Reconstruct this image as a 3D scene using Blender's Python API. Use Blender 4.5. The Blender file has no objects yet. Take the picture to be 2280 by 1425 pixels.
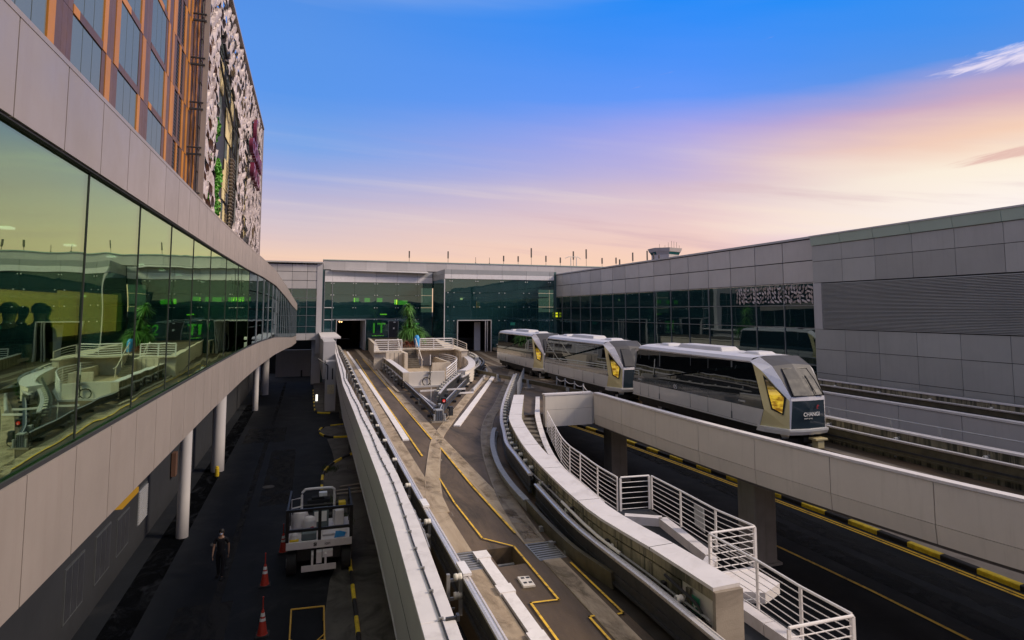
import bpy, math, random
from mathutils import Vector, Matrix, noise as mnoise
R = math.radians
sc = bpy.context.scene
col = sc.collection
random.seed(7)

# ------------------------------------------------------------ camera
CAMZ = 5.6
F_PX = 1330.0
PITCH = R(4.6)
YAW = math.atan(453 / F_PX * math.cos(PITCH))
cam_d = bpy.data.cameras.new('camera')
cam = bpy.data.objects.new('camera', cam_d); col.objects.link(cam)
cam.location = (0, 0, CAMZ)
cam.rotation_euler = (R(90) + PITCH, 0, -YAW)
cam_d.sensor_width = 36; cam_d.lens = 36 * F_PX / 2280
cam_d.shift_y = -(712.5 - (692 - F_PX * math.tan(PITCH))) / 2280
cam_d.clip_start = 0.1; cam_d.clip_end = 5000
sc.camera = cam

# ------------------------------------------------------------ sky and sun
SUN_AZ, SUN_EL = R(114), R(34)
GLOW = R(78)
SX, SY = math.sin(GLOW), math.cos(GLOW)
world = bpy.data.worlds.new('World'); sc.world = world; world.use_nodes = True
nt = world.node_tree; nt.nodes.clear()
def N(t, **k):
    n = nt.nodes.new(t)
    for a, b in k.items(): setattr(n, a, b)
    return n
def mth(op, a, b=None, c=None, cl=False):
    n = N('ShaderNodeMath', operation=op, use_clamp=cl)
    for i, v in enumerate((a, b, c)):
        if v is None: continue
        if isinstance(v, (int, float)): n.inputs[i].default_value = v
        else: nt.links.new(v, n.inputs[i])
    return n.outputs[0]
def s2l(c):
    return tuple(((v / 255) / 12.92 if v / 255 <= .04045 else ((v / 255 + .055) / 1.055) ** 2.4) for v in c)
def ramp(fac, stops):
    n = N('ShaderNodeValToRGB'); n.color_ramp.interpolation = 'EASE' if len(stops) < 3 else 'LINEAR'
    e = n.color_ramp.elements
    while len(e) < len(stops): e.new(0.5)
    for i, (p, c) in enumerate(stops):
        e[i].position = p; e[i].color = (*s2l(c), 1)
    nt.links.new(fac, n.inputs[0]); return n.outputs[0]
def mixc(fac, a, b):
    n = N('ShaderNodeMix', data_type='RGBA')
    for s, v in ((n.inputs[0], fac), (n.inputs[6], a), (n.inputs[7], b)):
        if isinstance(v, (int, float)): s.default_value = v
        elif isinstance(v, tuple): s.default_value = v
        else: nt.links.new(v, s)
    return n.outputs[2]
tc = N('ShaderNodeTexCoord'); sep = N('ShaderNodeSeparateXYZ'); nt.links.new(tc.outputs['Generated'], sep.inputs[0])
X_, Y_, Z_ = sep.outputs
hl = mth('SQRT', mth('ADD', mth('MULTIPLY', X_, X_), mth('MULTIPLY', Y_, Y_)))
hl = mth('MAXIMUM', hl, 0.001)
u = mth('DIVIDE', mth('ADD', mth('MULTIPLY', X_, SX), mth('MULTIPLY', Y_, SY)), hl)     # cosine to the sunset
v = mth('DIVIDE', mth('SUBTRACT', mth('MULTIPLY', X_, SY), mth('MULTIPLY', Y_, SX)), hl)
tanel = mth('DIVIDE', Z_, hl)
# streaky low frequency warp in (azimuth, elevation), streaks tilted up towards the sunset
comb = N('ShaderNodeCombineXYZ'); nt.links.new(v, comb.inputs[0])
nt.links.new(mth('ADD', mth('MULTIPLY', tanel, 5.0), mth('MULTIPLY', v, 0.9)), comb.inputs[1])
ns = N('ShaderNodeTexNoise'); ns.inputs['Scale'].default_value = 1.7; ns.inputs['Detail'].default_value = 5; ns.inputs['Roughness'].default_value = .5
nt.links.new(comb.outputs[0], ns.inputs['Vector'])
w1 = mth('SUBTRACT', ns.outputs['Fac'], 0.5)
zz = mth('ADD', Z_, mth('MULTIPLY', w1, 0.10))
t = mth('DIVIDE', zz, 0.6, cl=True)
def st(el): return math.sin(R(el)) / 0.6
ZEN = (205, 200, 206)
rl = ramp(t, [(0, (254, 210, 170)), (st(4.5), (246, 208, 184)), (st(7.6), (212, 195, 205)), (st(11.6), (165, 175, 222)), (st(15.5), (122, 165, 232)), (st(19.3), (92, 152, 236)), (st(27), (84, 146, 232)), (st(31), (150, 178, 228)), (1, ZEN)])
rm = ramp(t, [(0, (255, 212, 172)), (st(5), (248, 208, 190)), (st(8.6), (238, 204, 200)), (st(11.8), (214, 190, 208)), (st(15.8), (165, 165, 235)), (st(19.6), (100, 152, 250)), (st(28), (20, 138, 250)), (st(32), (140, 175, 235)), (1, ZEN)])
rr = ramp(t, [(0, (230, 205, 220)), (st(6.0), (224, 210, 234)), (st(7.6), (255, 244, 238)), (st(11), (255, 242, 222)), (st(13.0), (246, 208, 184)), (st(15.5), (206, 172, 192)), (st(19), (84, 146, 232)), (st(26), (8, 140, 246)), (st(31), (140, 175, 235)), (1, ZEN)])
f1 = mth('DIVIDE', mth('SUBTRACT', u, 0.2), 0.55, cl=True)
f2n = N('ShaderNodeMapRange', interpolation_type='SMOOTHSTEP'); nt.links.new(u, f2n.inputs[0]); f2n.inputs[1].default_value = .70; f2n.inputs[2].default_value = .96
skyc = mixc(f2n.outputs[0], mixc(f1, rl, rm), rr)
# soft bright and rosy streaks near the horizon
cb2 = N('ShaderNodeCombineXYZ'); nt.links.new(mth('MULTIPLY', v, 1.5), cb2.inputs[0])
nt.links.new(mth('ADD', mth('MULTIPLY', tanel, 16.0), mth('MULTIPLY', v, 3.2)), cb2.inputs[1])
n2 = N('ShaderNodeTexNoise'); n2.inputs['Scale'].default_value = 1.3; n2.inputs['Detail'].default_value = 6; n2.inputs['Roughness'].default_value = .55
nt.links.new(cb2.outputs[0], n2.inputs['Vector'])
lowmask = N('ShaderNodeMapRange', interpolation_type='SMOOTHSTEP'); nt.links.new(Z_, lowmask.inputs[0]); lowmask.inputs[1].default_value = .32; lowmask.inputs[2].default_value = .1
sf = N('ShaderNodeMapRange', interpolation_type='SMOOTHSTEP'); nt.links.new(n2.outputs['Fac'], sf.inputs[0]); sf.inputs[1].default_value = .48; sf.inputs[2].default_value = .74
skyc = mixc(mth('MULTIPLY', mth('MULTIPLY', sf.outputs[0], lowmask.outputs[0]), .62), skyc, (*s2l((255, 236, 214)), 1))
sf2 = N('ShaderNodeMapRange', interpolation_type='SMOOTHSTEP'); nt.links.new(n2.outputs['Fac'], sf2.inputs[0]); sf2.inputs[1].default_value = .46; sf2.inputs[2].default_value = .28
skyc = mixc(mth('MULTIPLY', mth('MULTIPLY', sf2.outputs[0], lowmask.outputs[0]), .62), skyc, (*s2l((208, 172, 184)), 1))
# wisps of high cloud: one bright at upper right, one rosy low at right
def wisp(az, el, dv, de, tilt, lo, hi, color, strength, sx=14, sy=90):
    global skyc
    t0 = math.tan(R(el))   # v is the sine towards the left of the sunset, negative azimuth offset
    v0 = math.sin(R(az) - GLOW)
    dvv = mth('SUBTRACT', v, v0); dt = mth('SUBTRACT', tanel, t0)
    dt2 = mth('SUBTRACT', dt, mth('MULTIPLY', dvv, tilt))
    r2 = mth('ADD', mth('POWER', mth('ABSOLUTE', mth('DIVIDE', dvv, dv)), 2), mth('POWER', mth('ABSOLUTE', mth('DIVIDE', dt2, de)), 2))
    m = mth('SUBTRACT', 1.0, r2, cl=True)
    c = N('ShaderNodeCombineXYZ'); nt.links.new(mth('MULTIPLY', mth('ADD', dvv, mth('MULTIPLY', dt2, .8)), sx), c.inputs[0]); nt.links.new(mth('MULTIPLY', mth('SUBTRACT', dt2, mth('MULTIPLY', dvv, .12)), sy), c.inputs[1])
    n = N('ShaderNodeTexNoise'); n.inputs['Scale'].default_value = 1.0; n.inputs['Detail'].default_value = 7; n.inputs['Roughness'].default_value = .62; n.inputs['Distortion'].default_value = .6
    nt.links.new(c.outputs[0], n.inputs['Vector'])
    g = N('ShaderNodeMapRange', interpolation_type='SMOOTHSTEP'); nt.links.new(mth('ADD', n.outputs['Fac'], mth('MULTIPLY', mth('SUBTRACT', m, 1.0), .5)), g.inputs[0])
    g.inputs[1].default_value = lo; g.inputs[2].default_value = hi
    skyc = mixc(mth('MULTIPLY', g.outputs[0], strength), skyc, (*s2l(color), 1))
wisp(60.0, 18.4, .125, .026, .05, .30, .56, (236, 226, 246), .9)
wisp(60.0, 11.6, .10, .010, .10, .16, .45, (226, 182, 172), .8, 10, 110)
nish = N('ShaderNodeTexSky'); nish.sky_type = 'NISHITA'; nish.sun_disc = False; nish.sun_elevation = SUN_EL; nish.sun_rotation = SUN_AZ
bg1 = N('ShaderNodeBackground'); nt.links.new(skyc, bg1.inputs[0]); bg1.inputs[1].default_value = 1.04
bg2 = N('ShaderNodeBackground'); nt.links.new(nish.outputs[0], bg2.inputs[0]); bg2.inputs[1].default_value = .05
add = N('ShaderNodeMixShader'); add.inputs[0].default_value = .06
nt.links.new(bg1.outputs[0], add.inputs[1]); nt.links.new(bg2.outputs[0], add.inputs[2])
wo = N('ShaderNodeOutputWorld'); nt.links.new(add.outputs[0], wo.inputs[0])

sl = bpy.data.lights.new('sun', 'SUN'); sl.energy = 3.5; sl.angle = R(16); sl.color = (1.0, .83, .66)
so = bpy.data.objects.new('sun', sl); col.objects.link(so)
sd = Vector((math.sin(SUN_AZ) * math.cos(SUN_EL), math.cos(SUN_AZ) * math.cos(SUN_EL), math.sin(SUN_EL)))
so.rotation_euler = (-sd).to_track_quat('-Z', 'Y').to_euler(); so.location = (60, 20, 60)
sc.view_settings.view_transform = 'Standard'; sc.view_settings.look = 'None'
sc.view_settings.exposure = 0; sc.view_settings.gamma = 1; sc.view_settings.use_curve_mapping = False

# ------------------------------------------------------------ materials
M = {}
def newmat(name):
    m = bpy.data.materials.new(name); m.use_nodes = True; m.node_tree.nodes.clear(); M[name] = m; return m
class G:
    def __init__(s, m): s.t = m.node_tree; s.pos = None
    def n(s, typ, **k):
        x = s.t.nodes.new(typ)
        for a, b in k.items(): setattr(x, a, b)
        return x
    def l(s, a, b): s.t.links.new(a, b)
    def p(s, scale=(1, 1, 1)):
        g = s.n('ShaderNodeNewGeometry'); mp = s.n('ShaderNodeMapping'); mp.inputs['Scale'].default_value = scale
        s.l(g.outputs['Position'], mp.inputs['Vector']); return mp.outputs[0]
    def noise(s, scale, detail=5, rough=.6, stretch=(1, 1, 1), dist=0):
        x = s.n('ShaderNodeTexNoise'); x.inputs['Scale'].default_value = scale; x.inputs['Detail'].default_value = detail
        x.inputs['Roughness'].default_value = rough; x.inputs['Distortion'].default_value = dist
        s.l(s.p(stretch), x.inputs['Vector']); return x.outputs['Fac']
    def mr(s, v, a, b, c=0., d=1., smooth=False):
        x = s.n('ShaderNodeMapRange'); x.interpolation_type = 'SMOOTHSTEP' if smooth else 'LINEAR'
        s.l(v, x.inputs[0]); x.inputs[1].default_value = a; x.inputs[2].default_value = b; x.inputs[3].default_value = c; x.inputs[4].default_value = d
        return x.outputs[0]
    def mix(s, f, a, b, mode='MIX'):
        x = s.n('ShaderNodeMix', data_type='RGBA', blend_type=mode)
        for sk, vv in ((x.inputs[0], f), (x.inputs[6], a), (x.inputs[7], b)):
            if isinstance(vv, (int, float)): sk.default_value = vv
            elif isinstance(vv, tuple): sk.default_value = (*vv, 1) if len(vv) == 3 else vv
            else: s.l(vv, sk)
        return x.outputs[2]
    def out(s, sh):
        o = s.n('ShaderNodeOutputMaterial'); s.l(sh, o.inputs[0])
    def bump(s, h, strength, dist=.02):
        b = s.n('ShaderNodeBump'); b.inputs['Strength'].default_value = strength; b.inputs['Distance'].default_value = dist
        s.l(h, b.inputs['Height']); return b.outputs[0]
def pbr(name, c, rough=.6, metal=0., var=.15, scale=1.5, stretch=(1, 1, 1), bump=0., bscale=40, streak=0., streak_c=None, slo=.5, shi=.72, grime=0., grime_c=(.05, .045, .04), rand=.0, coat=0., spec=.5, gscale=.6, rvar=.06):
    m = newmat(name); g = G(m)
    b = g.n('ShaderNodeBsdfPrincipled')
    f = g.noise(scale, 6, .6, stretch)
    cc = g.mix(g.mr(f, .3, .7), tuple(x * (1 - var) for x in c), tuple(min(1, x * (1 + var)) for x in c))
    if streak:
        fs = g.noise(1.0, 5, .7, (5, 5, .35))
        cc = g.mix(g.mr(fs, slo, shi, 0, streak, True), cc, streak_c or tuple(x * .35 for x in c))
    if grime:
        fg = g.noise(gscale, 8, .68, (1, 1, 1), .8)
        cc = g.mix(g.mr(fg, .48, .68, 0, grime, True), cc, grime_c)
    if rand:
        oi = g.n('ShaderNodeObjectInfo'); hs = g.n('ShaderNodeHueSaturation')
        g.l(g.mr(oi.outputs['Random'], 0, 1, 1 - rand, 1 + rand), hs.inputs['Value']); g.l(cc, hs.inputs['Color']); cc = hs.outputs[0]
    g.l(cc, b.inputs['Base Color'])
    g.l(g.mr(g.noise(scale * 3, 4), .3, .7, max(.02, rough - rvar), min(1, rough + rvar)), b.inputs['Roughness'])
    b.inputs['Metallic'].default_value = metal; b.inputs['Coat Weight'].default_value = coat; b.inputs['Specular IOR Level'].default_value = spec
    if bump: g.l(g.bump(g.noise(bscale, 6, .7), bump), b.inputs['Normal'])
    g.out(b.outputs[0]); return m
def glass(name, trans, refl, base=.12, top=.95, wob=.0, wscale=.5, rough=.01, body=None, bodyf=0.):
    m = newmat(name); g = G(m)
    tr = g.n('ShaderNodeBsdfTransparent'); tr.inputs[0].default_value = (*trans, 1)
    front = tr.outputs[0]
    if body:
        d = g.n('ShaderNodeBsdfDiffuse'); d.inputs[0].default_value = (*body, 1)
        ms = g.n('ShaderNodeMixShader'); ms.inputs[0].default_value = bodyf; g.l(tr.outputs[0], ms.inputs[1]); g.l(d.outputs[0], ms.inputs[2]); front = ms.outputs[0]
    gl = g.n('ShaderNodeBsdfGlossy'); gl.inputs[0].default_value = (*refl, 1); gl.inputs['Roughness'].default_value = rough
    lw = g.n('ShaderNodeLayerWeight'); lw.inputs['Blend'].default_value = .5
    pw = g.n('ShaderNodeMath', operation='POWER'); g.l(lw.outputs['Facing'], pw.inputs[0]); pw.inputs[1].default_value = 3.2
    f = g.mr(pw.outputs[0], 0, 1, base, top)
    if wob:
        oi = g.n('ShaderNodeObjectInfo')
        nz = g.n('ShaderNodeTexNoise'); nz.inputs['Scale'].default_value = wscale; nz.inputs['Detail'].default_value = 2
        mp = g.n('ShaderNodeMapping'); ge = g.n('ShaderNodeNewGeometry'); g.l(ge.outputs['Position'], mp.inputs['Vector'])
        cx = g.n('ShaderNodeCombineXYZ'); g.l(g.mr(oi.outputs['Random'], 0, 1, 0, 9), cx.inputs[1]); g.l(cx.outputs[0], mp.inputs['Location'])
        mp.inputs['Scale'].default_value = (1, .8, 1.2); g.l(mp.outputs[0], nz.inputs['Vector'])
        nn = g.bump(nz.outputs['Fac'], 1.0, wob); g.l(nn, gl.inputs['Normal'])
    mx = g.n('ShaderNodeMixShader'); g.l(f, mx.inputs[0]); g.l(front, mx.inputs[1]); g.l(gl.outputs[0], mx.inputs[2])
    g.out(mx.outputs[0]); return m
def emit(name, c, s):
    m = newmat(name); g = G(m); e = g.n('ShaderNodeEmission'); e.inputs[0].default_value = (*c, 1); e.inputs[1].default_value = s; g.out(e.outputs[0]); return m

pbr('fascia', (.315, .270, .240), .42, .15, .06, .8, streak=.32, streak_c=(.27, .22, .19), rand=.035)
pbr('joint_dark', (.02, .02, .022), .7)
pbr('gallery_glassline', (.02, .025, .022), .4)
pbr('white_paint', (.74, .70, .70), .45, 0, .06, 3, grime=.25, grime_c=(.4, .36, .32), bump=.05)
pbr('cap_metal', (.68, .645, .645), .55, .0, .05, 2, streak=.0, grime=.4, grime_c=(.46, .42, .40), gscale=1.8)
pbr('cream_panel', (.68, .625, .56), .5, 0, .05, .7, streak=.28, streak_c=(.5, .46, .40), rand=.03)
pbr('grey_panel', (.40, .405, .40), .42, .2, .06, .6, rand=.10, streak=.12, streak_c=(.15, .15, .15))
pbr('terminal_panel', (.54, .515, .50), .45, .15, .06, .6, rand=.10, streak=.1, streak_c=(.24, .22, .22))
pbr('pale_green_coping', (.42, .52, .46), .4, .2, .06, .6, rand=.03)
pbr('outer_wall', (.47, .455, .46), .55, 0, .06, .6, streak=.15, streak_c=(.24, .23, .23))
pbr('steel', (.27, .265, .26), .5, .2, .2, 6)
pbr('dark_steel', (.035, .037, .042), .5, .2, .3, 4, grime=.3, grime_c=(.1, .08, .05))
pbr('rusty_beam', (.10, .09, .06), .55, .4, .3, 3, grime=.5, grime_c=(.16, .13, .06))
pbr('rail_metal', (.66, .62, .60), .3, .3, .1, 8)
pbr('insulator', (.70, .66, .58), .4, 0, .1, 5)
pbr('asphalt', (.014, .016, .020), .85, 0, .25, .35, grime=.5, grime_c=(.013, .014, .017), bump=.25, bscale=60, spec=.2)
pbr('asphalt_near', (.013, .016, .021), .85, 0, .45, .25, stretch=(1, .3, 1), grime=.75, grime_c=(.028, .030, .034), bump=.25, bscale=60, spec=.2)
pbr('verge_concrete', (.10, .092, .08), .85, 0, .35, .8, grime=.8, grime_c=(.022, .02, .018), bump=.4, bscale=25)
pbr('pale_concrete', (.34, .29, .24), .85, 0, .15, .8, grime=.6, grime_c=(.16, .13, .1), bump=.2, bscale=30)
pbr('stained_concrete', (.27, .235, .155), .8, 0, .3, 1.4, slo=.44, shi=.60, streak=.92, streak_c=(.04, .04, .026), grime=.5, grime_c=(.09, .085, .05), bump=.3, bscale=25)
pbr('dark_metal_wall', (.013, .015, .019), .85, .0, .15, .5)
pbr('black', (.012, .012, .013), .5)
pbr('rubber', (.015, .015, .016), .75)
pbr('yellow_line', (.82, .50, .04), .7, 0, .15, 6, grime=.85, grime_c=(.14, .10, .05), gscale=4)
pbr('kerb_yellow', (.85, .60, .03), .7, 0, .2, 5, grime=.3)
pbr('kerb_black', (.018, .018, .02), .75)
pbr('cover_plate', (.82, .78, .77), .6, .0, .06, 5, grime=.25, grime_c=(.42, .37, .33), gscale=3)
pbr('rail_white', (.80, .77, .77), .4, 0, .05, 5, grime=.2, grime_c=(.5, .42, .36), gscale=4)
pbr('train_silver', (.68, .675, .66), .3, .1, .04, 2, coat=.3, rvar=.01)
pbr('train_white', (.88, .85, .88), .28, .05, .03, 2, coat=.3, rvar=.01)
pbr('train_roof', (.64, .62, .63), .4, .1, .05, 1.5, grime=.2, grime_c=(.5, .47, .44))
pbr('train_champagne', (.74, .66, .36), .3, .15, .04, 2, coat=.3, rvar=.01)
pbr('train_cap_grey', (.05, .05, .06), .6, .0, .05, 2, coat=.0, rvar=.01)
pbr('navy_panel', (.024, .040, .054), .12, 0, .05, 2, coat=.6)
pbr('hotel_brown', (.125, .066, .045), .5, .1, .1, .8, rand=.14)
pbr('hotel_orange', (.47, .185, .02), .5, .1, .1, .8, rand=.12)
pbr('hotel_beige', (.72, .60, .32), .6, 0, .1, 1)
pbr('hotel_dark', (.022, .024, .03), .6)
pbr('petal', (.46, .39, .38), .5, .1, .1, 1.5, rand=.12)
pbr('sign_purple', (.16, .018, .05), .35, 0, .05, 1)
pbr('leaf', (.09, .30, .03), .6, 0, .4, 1.5, rand=.2)
pbr('palm_leaf', (.09, .25, .04), .55, 0, .35, 3, rand=.3)
pbr('red_leaf', (.22, .06, .03), .7, 0, .5, 6, rand=.2)
pbr('trunk', (.14, .10, .06), .85, 0, .3, 6, bump=.4)
pbr('weeds', (.05, .08, .02), .8, 0, .4, 5)
pbr('cone_red', (.46, .035, .018), .5, 0, .1, 5)
pbr('white_band', (.8, .8, .78), .4)
pbr('cloth_black', (.012, .012, .016), .85)
pbr('skin', (.42, .25, .17), .55)
pbr('hair', (.015, .012, .011), .6)
pbr('grey_shirt', (.14, .14, .13), .85)
pbr('khaki', (.30, .26, .19), .85)
pbr('blue_thing', (.03, .28, .62), .4)
pbr('red_thing', (.30, .02, .03), .5)
pbr('yellow_frame', (.62, .36, .03), .55)
pbr('teal_bin', (.12, .16, .17), .6)
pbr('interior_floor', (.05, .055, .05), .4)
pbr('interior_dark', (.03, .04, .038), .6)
pbr('interior_teal', (.055, .11, .11), .6)
pbr('counter', (.08, .085, .08), .35)
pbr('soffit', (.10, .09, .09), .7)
pbr('tower_conc', (.52, .46, .43), .7, 0, .08, .3)
pbr('tower_glass', (.02, .11, .11), .15)
pbr('antenna', (.10, .085, .07), .7)
pbr('green_sign', (.02, .16, .09), .5)
pbr('notice', (.60, .52, .34), .6, 0, .4, 20)
pbr('wood_step', (.13, .11, .085), .85, 0, .25, 3, grime=.4, grime_c=(.05, .045, .04))
pbr('oil_floor', (.022, .018, .013), .45, 0, .5, 1.2, grime=.5, grime_c=(.06, .045, .03))
pbr('pillar_concrete', (.26, .245, .225), .8, 0, .15, 1, streak=.3)
pbr('canyon_wall', (.66, .64, .66), .6, 0, .05, .6, streak=.12, streak_c=(.5, .48, .48), rand=.02)
pbr('court_concrete', (.62, .54, .44), .8, 0, .08, .8, streak=.45, streak_c=(.36, .31, .24), grime=.2, grime_c=(.3, .26, .2), bump=.15)
pbr('door_seal', (.10, .115, .13), .5, 0, .1, 2)
def _mark(name, c, lo, hi, a):
    m = newmat(name); g = G(m); b = g.n('ShaderNodeBsdfDiffuse'); b.inputs[0].default_value = (*c, 1); t_ = g.n('ShaderNodeBsdfTransparent')
    f = g.mr(g.noise(1.1, 9, .7, (1, .5, 1), 1.2), lo, hi, 0, a, True); mx = g.n('ShaderNodeMixShader'); g.l(f, mx.inputs[0]); g.l(t_.outputs[0], mx.inputs[1]); g.l(b.outputs[0], mx.inputs[2]); g.out(mx.outputs[0])
_mark('tyre_smear', (.12, .09, .06), .45, .75, .28)
_mark('scuff', (.5, .44, .36), .52, .66, .6)
_mark('tar_patch', (.006, .007, .009), .34, .6, .7)
_mark('pale_patch', (.045, .046, .048), .36, .6, .8)
pbr('pipe_grey', (.34, .35, .37), .5, .1, .1, 4)
pbr('window_frame', (.10, .11, .12), .45, .4)
pbr('mullion', (.26, .27, .28), .4, .5)
glass('gallery_glass', (.60, .74, .62), (.70, .97, .62), .34, .95, wob=.009, wscale=.45)
glass('gallery_glass_far', (.25, .33, .33), (.50, .62, .64), .20, .85, wob=.012, wscale=.5)
glass('facade_glass', (.32, .54, .54), (.46, .62, .66), .14, .9, wob=.012, wscale=.3, body=(.03, .105, .11), bodyf=.38)
glass('terminal_glass', (.16, .26, .28), (.50, .62, .66), .16, .85, wob=.008, wscale=.3, body=(.014, .042, .05), bodyf=.5)
glass('hotel_glass', (.10, .13, .16), (.38, .38, .36), .18, .7, wob=.003, wscale=.4, body=(.20, .25, .26), bodyf=.88)
glass('train_glass', (.03, .04, .05), (.55, .62, .66), .13, .9, wob=.004, wscale=.5, body=(.006, .008, .010), bodyf=.96)
pbr('windshield', (.04, .042, .05), .5, 0, .15, 1.2, spec=.25)
emit('golden_lit', (1.0, .60, .04), .75)
emit('warm_wall_light', (1.0, .62, .16), 1.6)
emit('lamp_warm', (1.0, .55, .2), 6.0)
emit('lamp_dot', (1.0, .95, .85), 1.6)
emit('sign_green', (.42, .95, .03), 1.9)
emit('sign_lime', (.85, .9, .03), .8)
emit('lit_wall', (1.0, .62, .12), .8)
emit('lobby_lime', (.70, 1.0, .03), 4.5)
emit('signal_red', (1.0, .03, .02), .7)
emit('exit_glow', (.3, 1, .75), .6)
emit('strip_amber', (1.0, .50, .06), .3)
# golden lit pane with dark upper part, seen through glass
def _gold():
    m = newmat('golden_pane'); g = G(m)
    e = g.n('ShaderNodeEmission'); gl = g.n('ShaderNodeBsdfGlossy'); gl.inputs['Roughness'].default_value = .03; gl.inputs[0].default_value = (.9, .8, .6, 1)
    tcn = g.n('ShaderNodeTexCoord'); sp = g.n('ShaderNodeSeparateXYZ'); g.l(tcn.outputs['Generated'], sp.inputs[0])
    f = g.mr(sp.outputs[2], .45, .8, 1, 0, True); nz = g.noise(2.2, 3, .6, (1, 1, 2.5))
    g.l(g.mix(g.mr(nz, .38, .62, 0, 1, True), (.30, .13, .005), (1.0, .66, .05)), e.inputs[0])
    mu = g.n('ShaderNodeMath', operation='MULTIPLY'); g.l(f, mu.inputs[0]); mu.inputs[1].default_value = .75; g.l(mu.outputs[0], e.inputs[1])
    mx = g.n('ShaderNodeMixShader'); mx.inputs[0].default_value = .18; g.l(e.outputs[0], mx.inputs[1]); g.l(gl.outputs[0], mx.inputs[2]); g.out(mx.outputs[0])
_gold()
# deck: brown grey worn concrete, long smears along the way of travel
def _deck():
    m = newmat('deck'); g = G(m); b = g.n('ShaderNodeBsdfPrincipled')
    a = g.noise(.9, 8, .65, (1, .25, 1)); c = g.mix(g.mr(a, .3, .7), (.060, .040, .023), (.150, .102, .060))
    s = g.noise(.7, 9, .7, (1.2, .35, 1), 1.0); c = g.mix(g.mr(s, .46, .7, 0, .85, True), c, (.026, .023, .019))
    t_ = g.noise(5, 6, .7); c = g.mix(g.mr(t_, .6, .8, 0, .4, True), c, (.24, .20, .15))
    g.l(c, b.inputs['Base Color']); g.l(g.mr(s, .3, .7, .62, .85), b.inputs['Roughness'])
    g.l(g.bump(g.noise(30, 6, .7), .3), b.inputs['Normal']); g.out(b.outputs[0])
    m = newmat('pad'); g = G(m); b = g.n('ShaderNodeBsdfPrincipled')
    a = g.noise(1.4, 8, .65, (2.5, .3, 1)); c = g.mix(g.mr(a, .3, .7), (.34, .255, .165), (.50, .40, .28))
    s = g.noise(.6, 8, .7, (1.5, .4, 1), 1.2); c = g.mix(g.mr(s, .5, .7, 0, .6, True), c, (.13, .10, .07))
    t_ = g.noise(3.5, 6, .75, (3, .25, 1)); c = g.mix(g.mr(t_, .58, .72, 0, .45, True), c, (.10, .08, .06))
    g.l(c, b.inputs['Base Color']); b.inputs['Roughness'].default_value = .75
    g.l(g.bump(g.noise(40, 5, .7), .2), b.inputs['Normal']); g.out(b.outputs[0])
    m = newmat('curved_pad'); g = G(m); b = g.n('ShaderNodeBsdfPrincipled')
    a = g.noise(1.4, 8, .65, (1, 1, 1)); c = g.mix(g.mr(a, .3, .7), (.15, .12, .09), (.27, .225, .17))
    s = g.noise(1.0, 8, .7, (1, 1, 1), 1.2); c = g.mix(g.mr(s, .5, .7, 0, .5, True), c, (.09, .07, .05))
    g.l(c, b.inputs['Base Color']); b.inputs['Roughness'].default_value = .75
    g.l(g.bump(g.noise(40, 5, .7), .2), b.inputs['Normal']); g.out(b.outputs[0])
_deck()

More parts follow.
